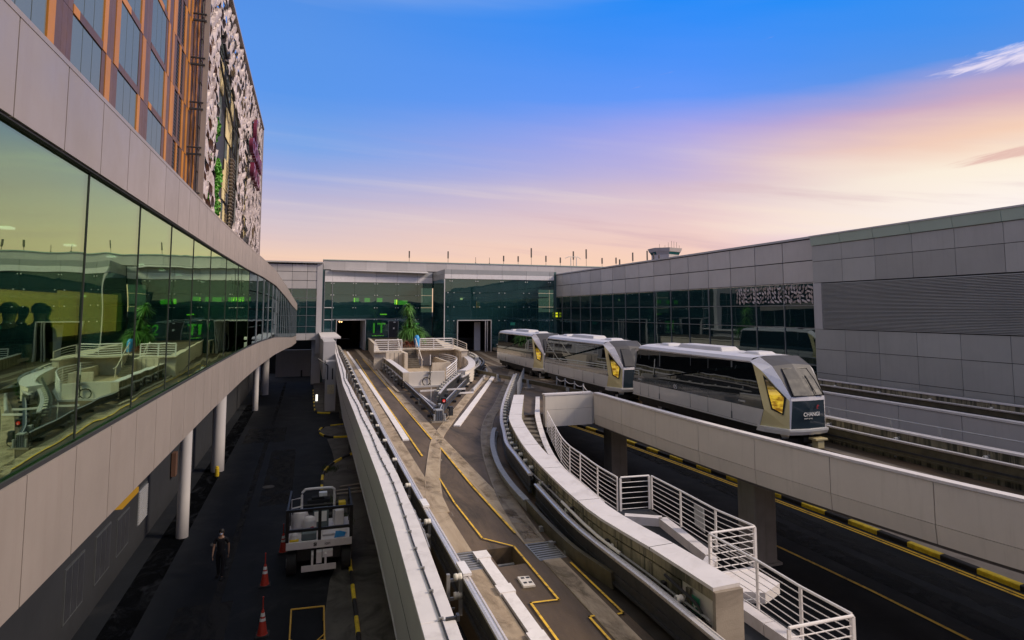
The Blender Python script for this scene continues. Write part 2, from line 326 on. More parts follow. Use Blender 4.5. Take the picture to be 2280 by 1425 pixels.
# ------------------------------------------------------------ geometry helpers
class MB:
    def __init__(s): s.v = []; s.f = []
    def add(s, v, f):
        o = len(s.v); s.v += [tuple(p) for p in v]; s.f += [tuple(i + o for i in q) for q in f]; return s
    def box(s, x0, x1, y0, y1, z0, z1):
        if x0 > x1: x0, x1 = x1, x0
        if y0 > y1: y0, y1 = y1, y0
        if z0 > z1: z0, z1 = z1, z0
        return s.add([(x0, y0, z0), (x1, y0, z0), (x1, y1, z0), (x0, y1, z0), (x0, y0, z1), (x1, y0, z1), (x1, y1, z1), (x0, y1, z1)],
                     [(0, 3, 2, 1), (4, 5, 6, 7), (0, 1, 5, 4), (1, 2, 6, 5), (2, 3, 7, 6), (3, 0, 4, 7)])
    def obox(s, c, d, mat):      # oriented box, mat a 3x3 Matrix
        vs = []
        for z in (-1, 1):
            for x, y in ((-1, -1), (1, -1), (1, 1), (-1, 1)):
                vs.append(Vector(c) + mat @ Vector((x * d[0] / 2, y * d[1] / 2, z * d[2] / 2)))
        return s.add(vs, [(0, 3, 2, 1), (4, 5, 6, 7), (0, 1, 5, 4), (1, 2, 6, 5), (2, 3, 7, 6), (3, 0, 4, 7)])
    def prism(s, poly, z0, z1):
        n = len(poly)
        a = sum(poly[i][0] * poly[(i + 1) % n][1] - poly[(i + 1) % n][0] * poly[i][1] for i in range(n))
        if a < 0: poly = poly[::-1]
        v = [(x, y, z0) for x, y in poly] + [(x, y, z1) for x, y in poly]
        f = [tuple(range(n))[::-1], tuple(range(n, 2 * n))] + [(i, (i + 1) % n, n + (i + 1) % n, n + i) for i in range(n)]
        return s.add(v, f)
    def tube(s, pts, r, n=6, r2=None):
        pts = [Vector(p) for p in pts]; rings = []
        for i, p in enumerate(pts):
            d = (pts[min(i + 1, len(pts) - 1)] - pts[max(i - 1, 0)]).normalized()
            up = Vector((0, 0, 1)) if abs(d.z) < .9 else Vector((1, 0, 0))
            a = d.cross(up).normalized(); b = a.cross(d).normalized()
            rr_ = r if r2 is None else r + (r2 - r) * i / (len(pts) - 1)
            rings.append([p + a * math.cos(2 * math.pi * k / n) * rr_ + b * math.sin(2 * math.pi * k / n) * rr_ for k in range(n)])
        v = [q for g_ in rings for q in g_]; f = []
        for i in range(len(pts) - 1):
            for k in range(n): f.append((i * n + k, i * n + (k + 1) % n, (i + 1) * n + (k + 1) % n, (i + 1) * n + k))
        f.append(tuple(range(n))[::-1]); f.append(tuple((len(pts) - 1) * n + k for k in range(n)))
        return s.add(v, f)
    def sweep(s, path, prof):    # prof: closed list of (u to the right, w up)
        path = [Vector(p) for p in path]; n = len(prof); rings = []
        for i, p in enumerate(path):
            d = path[min(i + 1, len(path) - 1)] - path[max(i - 1, 0)]; d.z = 0; d.normalize()
            rt = Vector((d.y, -d.x, 0))
            rings.append([p + rt * a + Vector((0, 0, b)) for a, b in prof])
        v = [q for g_ in rings for q in g_]; f = []
        for i in range(len(path) - 1):
            for k in range(n): f.append((i * n + k, i * n + (k + 1) % n, (i + 1) * n + (k + 1) % n, (i + 1) * n + k))
        f.append(tuple(range(n))[::-1]); f.append(tuple((len(path) - 1) * n + k for k in range(n)))
        return s.add(v, f)
    def lathe(s, prof, c=(0, 0, 0), n=14):
        v = []; f = []
        for r, z in prof:
            for k in range(n): v.append((c[0] + r * math.cos(2 * math.pi * k / n), c[1] + r * math.sin(2 * math.pi * k / n), c[2] + z))
        for i in range(len(prof) - 1):
            for k in range(n): f.append((i * n + k, i * n + (k + 1) % n, (i + 1) * n + (k + 1) % n, (i + 1) * n + k))
        f.append(tuple(range(n))[::-1]); f.append(tuple((len(prof) - 1) * n + k for k in range(n)))
        return s.add(v, f)
    def cyl(s, c, r, h, axis='z', n=12):
        prof = [(r, 0), (r, h)]; o = len(s.v); s.lathe(prof, (0, 0, 0), n)
        for i in range(o, len(s.v)):
            x, y, z = s.v[i]
            if axis == 'x': x, y, z = z, x, y
            elif axis == 'y': x, y, z = y, z, x
            s.v[i] = (x + c[0], y + c[1], z + c[2])
        return s
def wl(o):
    p = Vector((0, 0, 0))
    while o is not None: p += o.location; o = o.parent
    return p
def tag(o, label=None, cat=None, group=None, kind=None):
    if label: o['label'] = label
    if cat: o['category'] = cat
    if group: o['group'] = group
    if kind: o['kind'] = kind
    return o
def obj(name, mb, mat, parent=None, smooth=False, bevel=0.):
    if parent is None:
        xs = [p[0] for p in mb.v]; ys = [p[1] for p in mb.v]; zs = [p[2] for p in mb.v]
        org = Vector(((min(xs) + max(xs)) / 2, (min(ys) + max(ys)) / 2, min(zs)))
    else: org = wl(parent)
    me = bpy.data.meshes.new(name); me.from_pydata([(p[0] - org[0], p[1] - org[1], p[2] - org[2]) for p in mb.v], [], mb.f)
    me.materials.append(M[mat]); me.update()
    if smooth:
        for p in me.polygons: p.use_smooth = True
        try: me.set_sharp_from_angle(angle=R(35))
        except Exception: pass
    o = bpy.data.objects.new(name, me); col.objects.link(o)
    if parent is None: o.location = org
    else: o.parent = parent
    if bevel:
        b = o.modifiers.new('bevel', 'BEVEL'); b.width = bevel; b.segments = 1; b.limit_method = 'ANGLE'; b.angle_limit = R(40)
    return o
def empty(name, loc, label=None, cat=None, group=None):
    o = bpy.data.objects.new(name, None); col.objects.link(o); o.location = loc; o.empty_display_size = .3
    return tag(o, label, cat, group)
_cache = {}
def piece(name, x0, x1, y0, y1, z0, z1, mat, parent):
    dx, dy, dz = abs(x1 - x0), abs(y1 - y0), abs(z1 - z0)
    key = (round(dx, 3), round(dy, 3), round(dz, 3), mat)
    if key not in _cache:
        me = bpy.data.meshes.new(name); mb = MB().box(-dx / 2, dx / 2, -dy / 2, dy / 2, -dz / 2, dz / 2)
        me.from_pydata(mb.v, [], mb.f); me.materials.append(M[mat]); _cache[key] = me
    o = bpy.data.objects.new(name, _cache[key]); col.objects.link(o)
    if parent is not None: o.parent = parent; org = wl(parent)
    else: org = Vector((0, 0, 0))
    o.location = Vector(((x0 + x1) / 2, (y0 + y1) / 2, (z0 + z1) / 2)) - org
    return o
def shared(name, me, loc, parent, rot=(0, 0, 0), scale=(1, 1, 1)):
    o = bpy.data.objects.new(name, me); col.objects.link(o)
    if parent is not None: o.parent = parent; org = wl(parent)
    else: org = Vector((0, 0, 0))
    o.location = Vector(loc) - org; o.rotation_euler = rot; o.scale = scale; return o
def mesh_of(name, mb, mat, smooth=False):
    me = bpy.data.meshes.new(name); me.from_pydata(mb.v, [], mb.f); me.materials.append(M[mat])
    if smooth:
        for p in me.polygons: p.use_smooth = True
    return me
def copy_tree(o, parent=None):
    c = o.copy(); col.objects.link(c); c.parent = parent
    for ch in list(o.children): copy_tree(ch, c)
    return c
def lerp_path(pts, y):   # x at y
    for (y0, x0), (y1, x1) in zip(pts, pts[1:]):
        if y <= y1: return x0 + (x1 - x0) * (y - y0) / (y1 - y0)
    return pts[-1][1]
def smooth_path(pts, step=.6):
    P = [Vector(p if len(p) == 3 else (*p, 0)) for p in pts]
    P = [P[0] * 2 - P[1]] + P + [P[-1] * 2 - P[-2]]; out = []
    for i in range(1, len(P) - 2):
        a, b, c, d = P[i - 1], P[i], P[i + 1], P[i + 2]
        n = max(1, int((c - b).length / step))
        for k in range(n):
            t_ = k / n
            out.append(.5 * ((2 * b) + (c - a) * t_ + (2 * a - 5 * b + 4 * c - d) * t_ ** 2 + (3 * b - a - 3 * c + d) * t_ ** 3))
    out.append(P[-2]); return out
def shift_path(path, u_, dz=0):
    out = []
    for i, p in enumerate(path):
        d = Vector(path[min(i + 1, len(path) - 1)]) - Vector(path[max(i - 1, 0)]); d.z = 0; d.normalize()
        out.append(Vector(p) + Vector((d.y, -d.x, 0)) * u_ + Vector((0, 0, dz)))
    return out
def along(path, spacing, start=0.):
    out = []; acc = -start
    for a, b in zip(path, path[1:]):
        a, b = Vector(a), Vector(b); L = (b - a).length; d = (b - a).normalized()
        while acc <= L: 
            if acc >= 0: out.append((a + d * acc, d))
            acc += spacing
        acc -= L
    return out
def rect(u0, u1, w0, w1): return [(u0, w0), (u0, w1), (u1, w1), (u1, w0)]
def text(name, s, size, mat, parent, loc, ax, ay, ext=.01, align='CENTER', bold=0., sx=1.):
    cu = bpy.data.curves.new(name, 'FONT'); cu.body = s; cu.size = size; cu.extrude = ext; cu.align_x = align; cu.align_y = 'CENTER'; cu.offset = bold
    to = bpy.data.objects.new(name, cu); col.objects.link(to); bpy.context.view_layer.update()
    me = bpy.data.meshes.new_from_object(to); bpy.data.objects.remove(to)
    ax = Vector(ax); ay = Vector(ay); az = ax.cross(ay)
    mt = Matrix((ax, ay, az)).transposed()
    for v_ in me.vertices: v_.co = mt @ Vector((v_.co.x * sx, v_.co.y, v_.co.z))
    me.materials.clear(); me.materials.append(M[mat])
    return shared(name, me, loc, parent)

# ------------------------------------------------------------ ground and roads
RZ = -4.4
obj('ground', MB().add([(-2500, -600, RZ), (2500, -600, RZ), (2500, 4000, RZ), (-2500, 4000, RZ)], [(0, 1, 2, 3)]), 'asphalt')['kind'] = 'structure'
o = obj('service_road', MB().add([(-6.6, -10, RZ + .004), (1.9, -10, RZ + .004), (1.9, 130, RZ + .004), (-6.6, 130, RZ + .004)], [(0, 1, 2, 3)]), 'asphalt_near'); o['kind'] = 'structure'
o = obj('underpass_road', MB().add([(19.4, -5, RZ + .004), (23.9, -5, RZ + .004), (23.4, 90, RZ + .004), (18.9, 90, RZ + .004)], [(0, 1, 2, 3)]), 'asphalt_near'); o['kind'] = 'structure'
for i_, (x0, x1, y0, y1, m_) in enumerate(((-2.2, -.6, 34, 47, 'pale_patch'), (-4.5, -1.5, 50, 56, 'pale_patch'), (-3.9, -2.2, 20, 23.5, 'pale_patch'), (-5.9, -4.9, 20, 70, 'tar_patch'), (20.2, 21.4, 10, 24, 'pale_patch'), (21.9, 23.0, 14, 40, 'pale_patch'), (-2.9, -2.6, 18, 90, 'pale_patch'))):
    o = obj('road_patch', MB().box(x0, x1, y0, y1, RZ + .0075 + .0004 * i_, RZ + .0078 + .0004 * i_), m_); o['kind'] = 'structure'
for x, y in ((-1.9, 37.5), (-3.4, 29.2)):
    th_ = None
    mb = MB().cyl((x, y, RZ + .012), .32, .012, 'z', 20); o = obj('manhole_cover', mb, 'verge_concrete'); tag(o, 'round manhole cover in the dark service road, ' + ('farther one' if y > 30 else 'nearer one beyond the walking person'), 'manhole cover')
# verge under the left guideway
vp = [(.68, 4), (.72, 21), (1.0, 24), (1.85, 28), (.95, 34), (1.05, 39.6), (1.9, 42.3), (1.84, 45.7), (1.62, 49.8), (12, 49.8), (12, 4)]
o = obj('verge', MB().prism(vp, RZ - .1, RZ + .02), 'verge_concrete'); o['kind'] = 'structure'
o = obj('pavement', MB().prism([(24.75, -5), (27.2, -5), (26.9, 70), (24.2, 70), (24.35, 30)], RZ - .1, RZ + .10), 'pale_concrete'); o['kind'] = 'structure'
o = obj('worn_slab', MB().prism([(18.9, -4), (19.05, 17.2), (18.8, 20.9), (14.5, 22.6), (12.2, 22.6), (12.2, -4)], RZ - .1, RZ + .03), 'asphalt'); o['kind'] = 'structure'
for nm, pts, w in (('yellow_line', [(19.15, 21.4), (19.35, 17), (19.33, 13.4), (19.2, 6)], .13),
                   ('yellow_line', [(23.95, -2), (24.08, 15), (23.78, 26), (22.6, 44), (21.5, 52)], .13),
                   ('yellow_line', [(23.72, -2), (23.85, 15), (23.55, 26), (22.35, 44), (21.2, 52)], .13)):
    p = smooth_path([(x, y, RZ + .012) for x, y in pts], 2.)
    o = obj(nm, MB().sweep(p, rect(-w / 2, w / 2, 0, .004)), 'yellow_line'); o['kind'] = 'structure'
def kerb(path, label, w=.16, h=.16, step=1.0, first=0, group='black and yellow kerbs'):
    path = smooth_path([(*p, RZ) for p in path], .25)
    th = empty('kerb', path[0], label, 'kerb', group)
    L = 0; seg = [path[0]]; k = first
    for a, b in zip(path, path[1:]):
        L += (b - a).length; seg.append(b)
        if L >= step - .01:
            obj('kerb_block', MB().sweep(seg, [(-w / 2, -.05), (-w / 2, h - .03), (-w / 2 + .03, h), (w / 2 - .03, h), (w / 2, h - .03), (w / 2, -.05)]), 'kerb_yellow' if k % 2 else 'kerb_black', th)
            seg = [b]; L = 0; k += 1
    return th
kerb([(1.55, 8), (1.66, 17), (1.78, 24), (1.87, 28.4)], 'black and yellow kerb beside the parked service truck, running to the bottom edge', .13, .15, 1.0, group=None)
kerb([(.94, 34.4), (1.0, 37.5), (1.15, 39.4), (1.6, 41.2), (2.6, 43.2), (3.6, 44.5)], 'black and yellow kerb curling under the left guideway beyond the service truck', .14, .15, .95, group=None)
kerb([(4.2, 50.0), (3.0, 49.9), (1.9, 50.2), (1.25, 51.4), (1.1, 53.0), (1.6, 54.6), (3.4, 55.4)], 'black and yellow kerb looped round the small traffic island by the service road', .14, .15, .9, group=None)
kerb([(3.4, 61.8), (2.0, 61.9), (1.1, 62.4), (.85, 64.0), (.8, 70), (.8, 80)], 'black and yellow kerb at the foot of the grey pier with the notice', .14, .15, 1.1, group=None)
kerb([(24.6, 4), (24.55, 15), (24.3, 26), (23.2, 42), (22.0, 52)], 'long black and yellow kerb of the underpass road below the train guideway', .28, .20, 1.25, group=None)
o = obj('traffic_island', MB().prism([(4.2, 50.1), (1.9, 50.3), (1.3, 51.4), (1.15, 53), (1.65, 54.5), (4.2, 55.2)], RZ - .05, RZ + .11), 'verge_concrete'); o['kind'] = 'structure'
o = obj('pavement', MB().prism([(4.4, 62), (2.0, 62), (1.15, 62.5), (.92, 64), (.86, 96), (4.4, 96)], RZ - .05, RZ + .12), 'verge_concrete'); o['kind'] = 'structure'
# weeds along the verge
wm = MB()
for i in range(700):
    a = random.random(); cxy = random.choice([(1.35, 33.5, .5, 1.3), (1.5, 40.2, .7, .9), (1.9, 31, .4, 1.4)])
    x = cxy[0] + random.gauss(0, cxy[2] * .45); y = cxy[1] + random.gauss(0, cxy[3] * .5); h = random.uniform(.06, .26); a = random.random() * 6.28
    if x < 1.05: continue
    wm.add([(x - .02 * math.cos(a), y - .02 * math.sin(a), RZ), (x + .02 * math.cos(a), y + .02 * math.sin(a), RZ), (x + random.gauss(0, .06), y + random.gauss(0, .06), RZ + h)], [(0, 1, 2)])
tag(obj('weeds', wm, 'weeds'), 'low green weeds growing along the verge behind the service truck', 'weeds', kind='stuff')
# debris planks on the verge
for i, (x, y, a) in enumerate(((2.6, 35.4, 8), (2.9, 36.2, 14), (2.7, 34.6, 3))):
    mb = MB().obox((x, y, RZ + .07 + i * .02), (2.0, .14, .05), Matrix.Rotation(R(a), 3, 'Z'))
    tag(obj('plank', mb, 'pale_concrete'), 'pale plank lying on the verge under the left guideway, ' + ('middle of three', 'farthest of three', 'nearest of three')[i], 'plank')

# ------------------------------------------------------------ track deck with pit
PADX = [(2, 3.42), (14, 3.52), (25, 3.70), (40, 4.02), (60, 4.45), (92, 4.95)]
def AX(y): return lerp_path(PADX, y)
dk = MB()
zd = -.7
dk.prism([(2.98, 1), (6.9, 1), (6.75, 10), (6.85, 12.95), (2.98, 12.95)], zd, 0)
for a, b in ((2.98, 3.30), (3.80, 4.10), (4.74, 5.06), (5.72, 6.85)): dk.prism([(a, 12.95), (b, 12.95), (b, 13.95), (a, 13.95)], zd, 0)
for a, b in ((3.30, 3.80), (4.10, 4.74), (5.06, 5.72)): dk.prism([(a, 12.95), (b, 12.95), (b, 13.95), (a, 13.95)], zd, -.45)
dk.prism([(2.98, 13.95), (6.88, 13.95), (7.1, 16), (7.3, 18.4), (7.85, 21.1), (8.6, 24), (10.2, 28.6), (11.2, 30.8), (16.0, 30.8), (16.0, 33), (21.5, 33), (22.5, 58), (26, 92), (3.6, 92), (3.1, 50), (2.98, 30)], zd, 0)
tag(obj('track_deck', dk, 'deck'), kind='structure')
ck = MB().prism([(17.6, 2), (16.75, 8.5), (16.25, 11.5), (15.75, 15.5), (15.4, 20), (15.3, 25), (15.3, 30.1), (16.01, 30.9), (16.01, 32.99), (21.25, 32.99), (21.25, 2)], -.65, -.01)
tag(obj('guideway_deck', ck, 'deck'), kind='structure')
tag(obj('far_guideway_deck', MB().box(27.6, 33.9, 2, 79.5, -.6, -.01), 'deck'), kind='structure')
# running pads
def strip(name, path, w, z, mat, th=.02, step=1.0):
    p = smooth_path([(x, y, 0) for x, y in path], step)
    o = obj(name, MB().sweep(p, rect(-w / 2, w / 2, z - th, z)), mat); o['kind'] = 'structure'; return o
strip('running_pad', [(AX(1) , 1), (AX(12.9), 12.94)], .42, .02, 'pad')
strip('running_pad', [(AX(y), y) for y in (13.96, 18, 25, 32, 40, 50, 60, 75, 91)], .46, .02, 'pad')
strip('running_pad', [(AX(1) + 1.83, 1), (AX(12.9) + 1.83, 12.94)], .42, .02, 'pad')
strip('running_pad', [(AX(y) + 1.8, y) for y in (13.96, 18, 25, 32, 40, 50, 60, 75, 91)], .5, .02, 'pad')
BL = [(3.62, 16.8), (3.72, 18.2), (4.02, 20.0), (4.72, 23.2), (5.45, 26.2), (6.5, 29.2), (10.75, 40.3), (14.2, 48.6), (15.9, 53.2), (16.85, 57.5), (17.9, 63), (19.3, 72), (20.6, 81), (21, 90)]
BR = [(5.35, 14.0), (5.62, 16.6), (6.0, 18.9), (6.52, 21.5), (7.15, 24.2), (8.1, 27.6), (9.4, 31.2), (11.1, 35.2), (17.0, 50.4), (18.6, 55), (19.6, 61), (21.1, 72), (22.4, 81), (22.8, 90)]
strip('curved_running_pad', BL, .5, .026, 'pad', .026)
strip('curved_running_pad', BR, .52, .026, 'curved_pad', .026)
for dx in (-.93, .93):
    strip('train_running_pad', [(19.15 + dx, 2), (19.15 + dx, 31), (19.15 + dx, 55), (19.4 + dx, 62), (20.2 + dx, 72), (21.4 + dx, 82), (21.8 + dx, 91)], .45, .03, 'curved_pad', .03)
    strip('far_running_pad', [(29.9 + dx, 2), (29.9 + dx, 79)], .45, .01, 'curved_pad')
# yellow markings on the deck
def yl(pts, w=.045): 
    pts = [Vector((x, y, 0)) for x, y in pts]
    mb = MB()
    for a, b in zip(pts, pts[1:]):
        d = (b - a).normalized(); mb.sweep([a - d * w * .5, b + d * w * .5], rect(-w / 2, w / 2, .030, .034))
    o = obj('yellow_marking', mb, 'yellow_line'); o['kind'] = 'structure'
yl([(5.35, 72), (4.62, 42), (4.44, 31), (4.29, 23.4)], .07)
yl([(6.1, 72), (5.62, 45), (5.33, 32), (5.22, 26.3)], .07)
yl([(4.28, 20.1), (4.17, 17.5), (4.19, 14.6)]); yl([(4.19, 14.6), (4.76, 13.88)]); yl([(4.76, 13.88), (4.73, 11.12)]); yl([(4.73, 11.12), (4.17, 11.17)]); yl([(4.17, 11.17), (4.1, 7)])
yl([(5.25, 24.5), (5.09, 18.9), (5.07, 14.7)], .06); yl([(5.66, 12.6), (5.66, 10.26)]); yl([(5.66, 10.26), (5.56, 10.26)]); yl([(5.0, 10.34), (4.97, 7)]); yl([(5.0, 10.34), (5.09, 10.34)])
o = obj('wet_stain', MB().prism([(5.74, 1), (6.3, 1), (6.26, 10), (6.1, 12.9), (5.74, 12.9)], .004, .008), 'oil_floor'); o['kind'] = 'structure'
def smear(path, w, mat, z, k=[0]):
    k[0] += 1
    p = smooth_path([(x, y, z + .0007 * (k[0] % 9)) for x, y in path], .5); o = obj('tyre_mark', MB().sweep(p, rect(-w / 2, w / 2, 0, .0005)), mat); o['kind'] = 'structure'
for p_, z_ in ((BL[:8], .0285), (BR[:9], .0285)): smear(p_, .42, 'tyre_smear', z_)
for dx_ in (0, 1.8): smear([(AX(y) + dx_ + .03, y) for y in (14.2, 17, 20, 24, 30, 40, 60)], .40, 'tyre_smear', .0225); smear([(AX(y) + dx_, y) for y in (2, 7, 12.8)], .36, 'tyre_smear', .0225)
for u_ in (.32, .44, .56): smear([(3.52 + u_, 14.4), (3.6 + u_, 17), (3.85 + u_, 20.4), (4.6 + u_, 23.8)], .035, 'scuff', .006)
# cover plates (white strips) 
def plates(label, path, w, z, L, gap=.012, h=.06):
    path = smooth_path([(x, y, 0) for x, y in path], .5); th = empty('cable_cover', path[0], label, 'cable cover')
    seg = [path[0]]; acc = 0; k = 0
    for a, b in zip(path, path[1:]):
        acc += (b - a).length; seg.append(b)
        if acc >= L:
            q = [Vector(s_) for s_ in seg]; q[-1] = q[-1] - (q[-1] - q[-2]).normalized() * gap
            j = .004 * (k % 2)
            obj('cover_plate', MB().sweep(q, [(-w / 2, z), (-w / 2, z + h + j), (w / 2, z + h + j), (w / 2, z)]), 'cover_plate', th); seg = [b]; acc = 0; k += 1
    if len(seg) > 1: obj('cover_plate', MB().sweep(seg, [(-w / 2, z), (-w / 2, z + h), (w / 2, z + h), (w / 2, z)]), 'cover_plate', th)
    return th
plates('long white strip of cover plates running from the left tunnel between the left running pads', [(4.13, 26.4), (4.24, 31), (4.45, 42), (4.75, 60), (5.1, 85)], .27, 0, 1.5)
plates('white strip of cover plates on the curved branch track towards the right tunnel', [(6.95, 28.8), (9.1, 34.2), (12.2, 42), (15.1, 49.4)], .32, 0, 1.5)
th = plates('near grey metal cable cover with stepped joints beside the square hatch', [(3.84, 1.5), (3.86, 5.8)], .28, 0, 2.0, h=.07)
for y0, y1, x0, x1, hh in ((5.9, 9.72, 3.72, 3.96, .07), (9.72, 10.1, 3.68, 4.0, .085), (10.1, 11.62, 3.74, 3.99, .07), (11.62, 11.98, 3.70, 4.03, .085), (11.98, 13.35, 3.75, 4.0, .07), (13.35, 13.75, 3.71, 4.04, .085)):
    piece('cover_plate', x0, x1, y0 + .003, y1 - .003, 0, hh, 'cover_plate', th)
# grates
for x0, x1, lb in ((3.30, 3.80, 'dark steel grate in the left running pad beside the open pit'), (5.06, 5.72, 'dark steel grate in the right running pad beside the open pit')):
    th = empty('drain_grate', ((x0 + x1) / 2, 13.45, -.05), lb, 'grate')
    mb = MB().box(x0 + .003, x1 - .003, 12.953, 13.0, -.08, .015).box(x0 + .003, x1 - .003, 13.9, 13.947, -.08, .015).box(x0 + .003, x0 + .035, 13.001, 13.899, -.08, .015).box(x1 - .035, x1 - .003, 13.001, 13.899, -.08, .015)
    obj('frame', mb, 'steel', th)
    for k in range(7): piece('bar', x0 + .04, x1 - .04, 13.04 + k * .12, 13.04 + k * .12 + .065, -.05, .008, 'steel', th)
tag(obj('pit_shaft', MB().cyl((4.12, 13.2, -.25), .05, .58, 'x', 10).cyl((4.12, 13.7, -.3), .035, .58, 'x', 10), 'steel', smooth=True), 'steel shafts lying across the open pit between the grates', 'shaft')
th = empty('hatch', (4.39, 12.04, .0), 'small pale square hatch with four dark slots beside the near cable cover', 'hatch')
obj('plate', MB().prism([(4.26, 11.83), (4.51, 11.8), (4.53, 12.24), (4.28, 12.28)], 0, .05), 'cream_panel', th, bevel=.008)
for x, y in ((4.31, 11.92), (4.42, 11.91), (4.33, 12.14), (4.44, 12.13)): piece('slot', x, x + .07, y, y + .07, .05, .054, 'joint_dark', th)

# ------------------------------------------------------------ left parapet wall
LO = [(1.45, 2), (1.62, 8.5), (1.80, 13), (1.90, 17), (2.02, 28), (2.08, 38), (2.27, 45), (2.72, 64), (3.05, 76), (3.35, 87)]
LI = [(2.0, 2), (2.12, 8.4), (2.34, 13), (2.44, 17), (2.50, 36), (2.49, 42), (2.76, 47), (3.12, 66), (3.5, 78), (3.75, 87)]
th = empty('guideway_parapet', (1.8, 8, -.8), 'long white topped parapet wall left of the near track with a cable along its top', 'parapet wall')
def xat(pl, y):
    for (x0, y0), (x1, y1) in zip(pl, pl[1:]):
        if y <= y1: return x0 + (x1 - x0) * (y - y0) / (y1 - y0)
    return pl[-1][0]
joints = [2, 5.2, 8.9, 12.7, 17, 21.5, 26, 30.5, 35, 39.5, 44, 48.5, 53, 58, 63, 68, 73, 78, 83, 87]
for a, b in zip(joints, joints[1:]):
    ys = [a + .006, b - .006]
    mid = [y for _, y in LO + LI if a < y < b]
    ys = sorted(set([a + .006] + [round(m, 2) for m in mid] + [b - .006]))
    lp = [(xat(LO, y), y) for y in ys]; rp = [(xat(LI, y), y) for y in ys]
    obj('coping', MB().prism(lp + rp[::-1], 1.06, 1.12), 'cap_metal', th, bevel=.008)
    obj('outer_panel', MB().prism([(x + .03, y) for x, y in lp] + [(x + .09, y) for x, y in lp][::-1], -.78, 1.058), 'canyon_wall', th)
ys = [2, 8.5, 13, 17, 28, 38, 42, 47, 64, 76, 87]
obj('core', MB().prism([(xat(LO, y) + .1, y) for y in ys] + [(xat(LI, y) - .03, y) for y in ys][::-1], -.76, 1.05), 'stained_concrete', th)
obj('drip_edge', MB().sweep([(xat(LO, y) + .03, y, -.80) for y in ys], rect(-.015, .1, -.05, .0)), 'outer_wall', th)
obj('seam', MB().sweep([(xat(LO, y) + .0275, y, .22) for y in ys], rect(-.003, .002, 0, .012)), 'joint_dark', th)
# cable on the coping with clips
th2 = empty('cable', (1.8, 8, 1.12), 'thin dark cable clipped along the top of the left parapet wall', 'cable')
cp = [((xat(LO, y) * .45 + xat(LI, y) * .55) + .02 * math.sin(y * .9), y, 1.14) for y in [2 + i * .5 for i in range(170)]]
obj('wire', MB().tube(cp, .016, 5), 'dark_steel', th2)
clipm = mesh_of('clip', MB().box(-.035, .035, -.015, .015, -.02, .03), 'steel')
for p, d in along(cp, .9, .3)[:70]: shared('clip', clipm, p, th2)
obj('clamp', MB().box(2.0, 2.2, 8.86, 8.9, 1.12, 1.16).box(2.16, 2.2, 8.84, 8.93, 1.1, 1.18), 'dark_steel', th2)
# trough floor between the parapet and the deck
tag(obj('cable_trough', MB().prism([(xat(LI, y) - .02, y) for y in ys] + [(3.05, 92), (2.99, 2)], -.75, -.55), 'dark_metal_wall'), kind='structure')

# ------------------------------------------------------------ guide rails with brackets and insulators
ins_m = mesh_of('insulator', MB().lathe([(.0, -.075), (.06, -.07), (.065, -.025), (.05, 0), (.065, .025), (.06, .07), (.0, .075)], n=10), 'insulator', True)
br_mb = MB().box(-.03, .03, -.03, .03, -.62, .10).box(-.22, .02, -.02, .02, -.02, .03).box(-.22, .02, -.02, .02, -.34, -.29).box(-.26, -.2, -.035, .035, -.42, .12).box(-.3, -.1, -.01, .01, -.5, -.47)
br_m = mesh_of('bracket', br_mb, 'steel')
def guide_rail(label, path, side=-1, spacing=3.0, first=.5, z=.75, posts=True, web='dark_steel', step=.8, group=None):
    path = [Vector(p) + Vector((0, 0, z)) for p in smooth_path([(x, y, 0) for x, y in path], step)]
    th = empty('guide_rail', path[0], label, 'guide rail', group)
    s = side
    obj('rail', MB().sweep(path, [(-.05, -.03), (-.07, .0), (-.07, .045), (-.03, .06), (-.02, .045), (.02, .045), (.03, .06), (.07, .045), (.07, .0), (.05, -.03)]), 'rail_metal', th, smooth=True)
    obj('lower_rail', MB().sweep([p + Vector((0, 0, -.32)) for p in path], rect(-.03, .03, -.04, .03)), 'dark_steel', th)
    obj('guide_beam', MB().sweep(path, [(-.045, -.52), (-.045, -.46), (-.012, -.46), (-.012, -.06), (-.035, -.06), (-.035, -.022), (.035, -.022), (.035, -.06), (.012, -.06), (.012, -.46), (.045, -.46), (.045, -.52)]), web, th)
    for p, d in along(path, spacing, first):
        a = math.atan2(d.y, d.x) - math.pi / 2
        shared('bracket', br_m, p + Vector((math.cos(a) * s * .1, math.sin(a) * s * .1, 0)), th, (0, 0, a if s < 0 else a + math.pi))
        for dz in (.05, -.27): shared('insulator', ins_m, p + Vector((math.cos(a) * s * .15, math.sin(a) * s * .15, dz)), th, (0, R(90), a))
    return th
guide_rail('silver guide rail with white insulators left of the near track', [(2.80, 3), (2.83, 10), (2.86, 16), (2.98, 25), (3.25, 38), (3.5, 50), (3.8, 64), (4.1, 86)], -1, 3.0, 1.05)
th = empty('conduit', (2.4, 12, .8), 'silver conduit pipe running beside the left guide rail below the parapet top', 'pipe')
cpath = [(xat(LI, y) + .1 + (.02 * math.sin(y)), y, .86 + .03 * math.sin(y * .7)) for y in [12.2 + i * .6 for i in range(60)]]
obj('pipe', MB().tube(cpath, .028, 7), 'steel', th, smooth=True)
for p, d in along([Vector(c) for c in cpath], 1.4, .4): shared('coupling', mesh_of('coupling', MB().cyl((0, -.08, 0), .042, .16, 'y', 8), 'steel') if '_cpl' not in _cache else _cache['_cpl'], p, th)
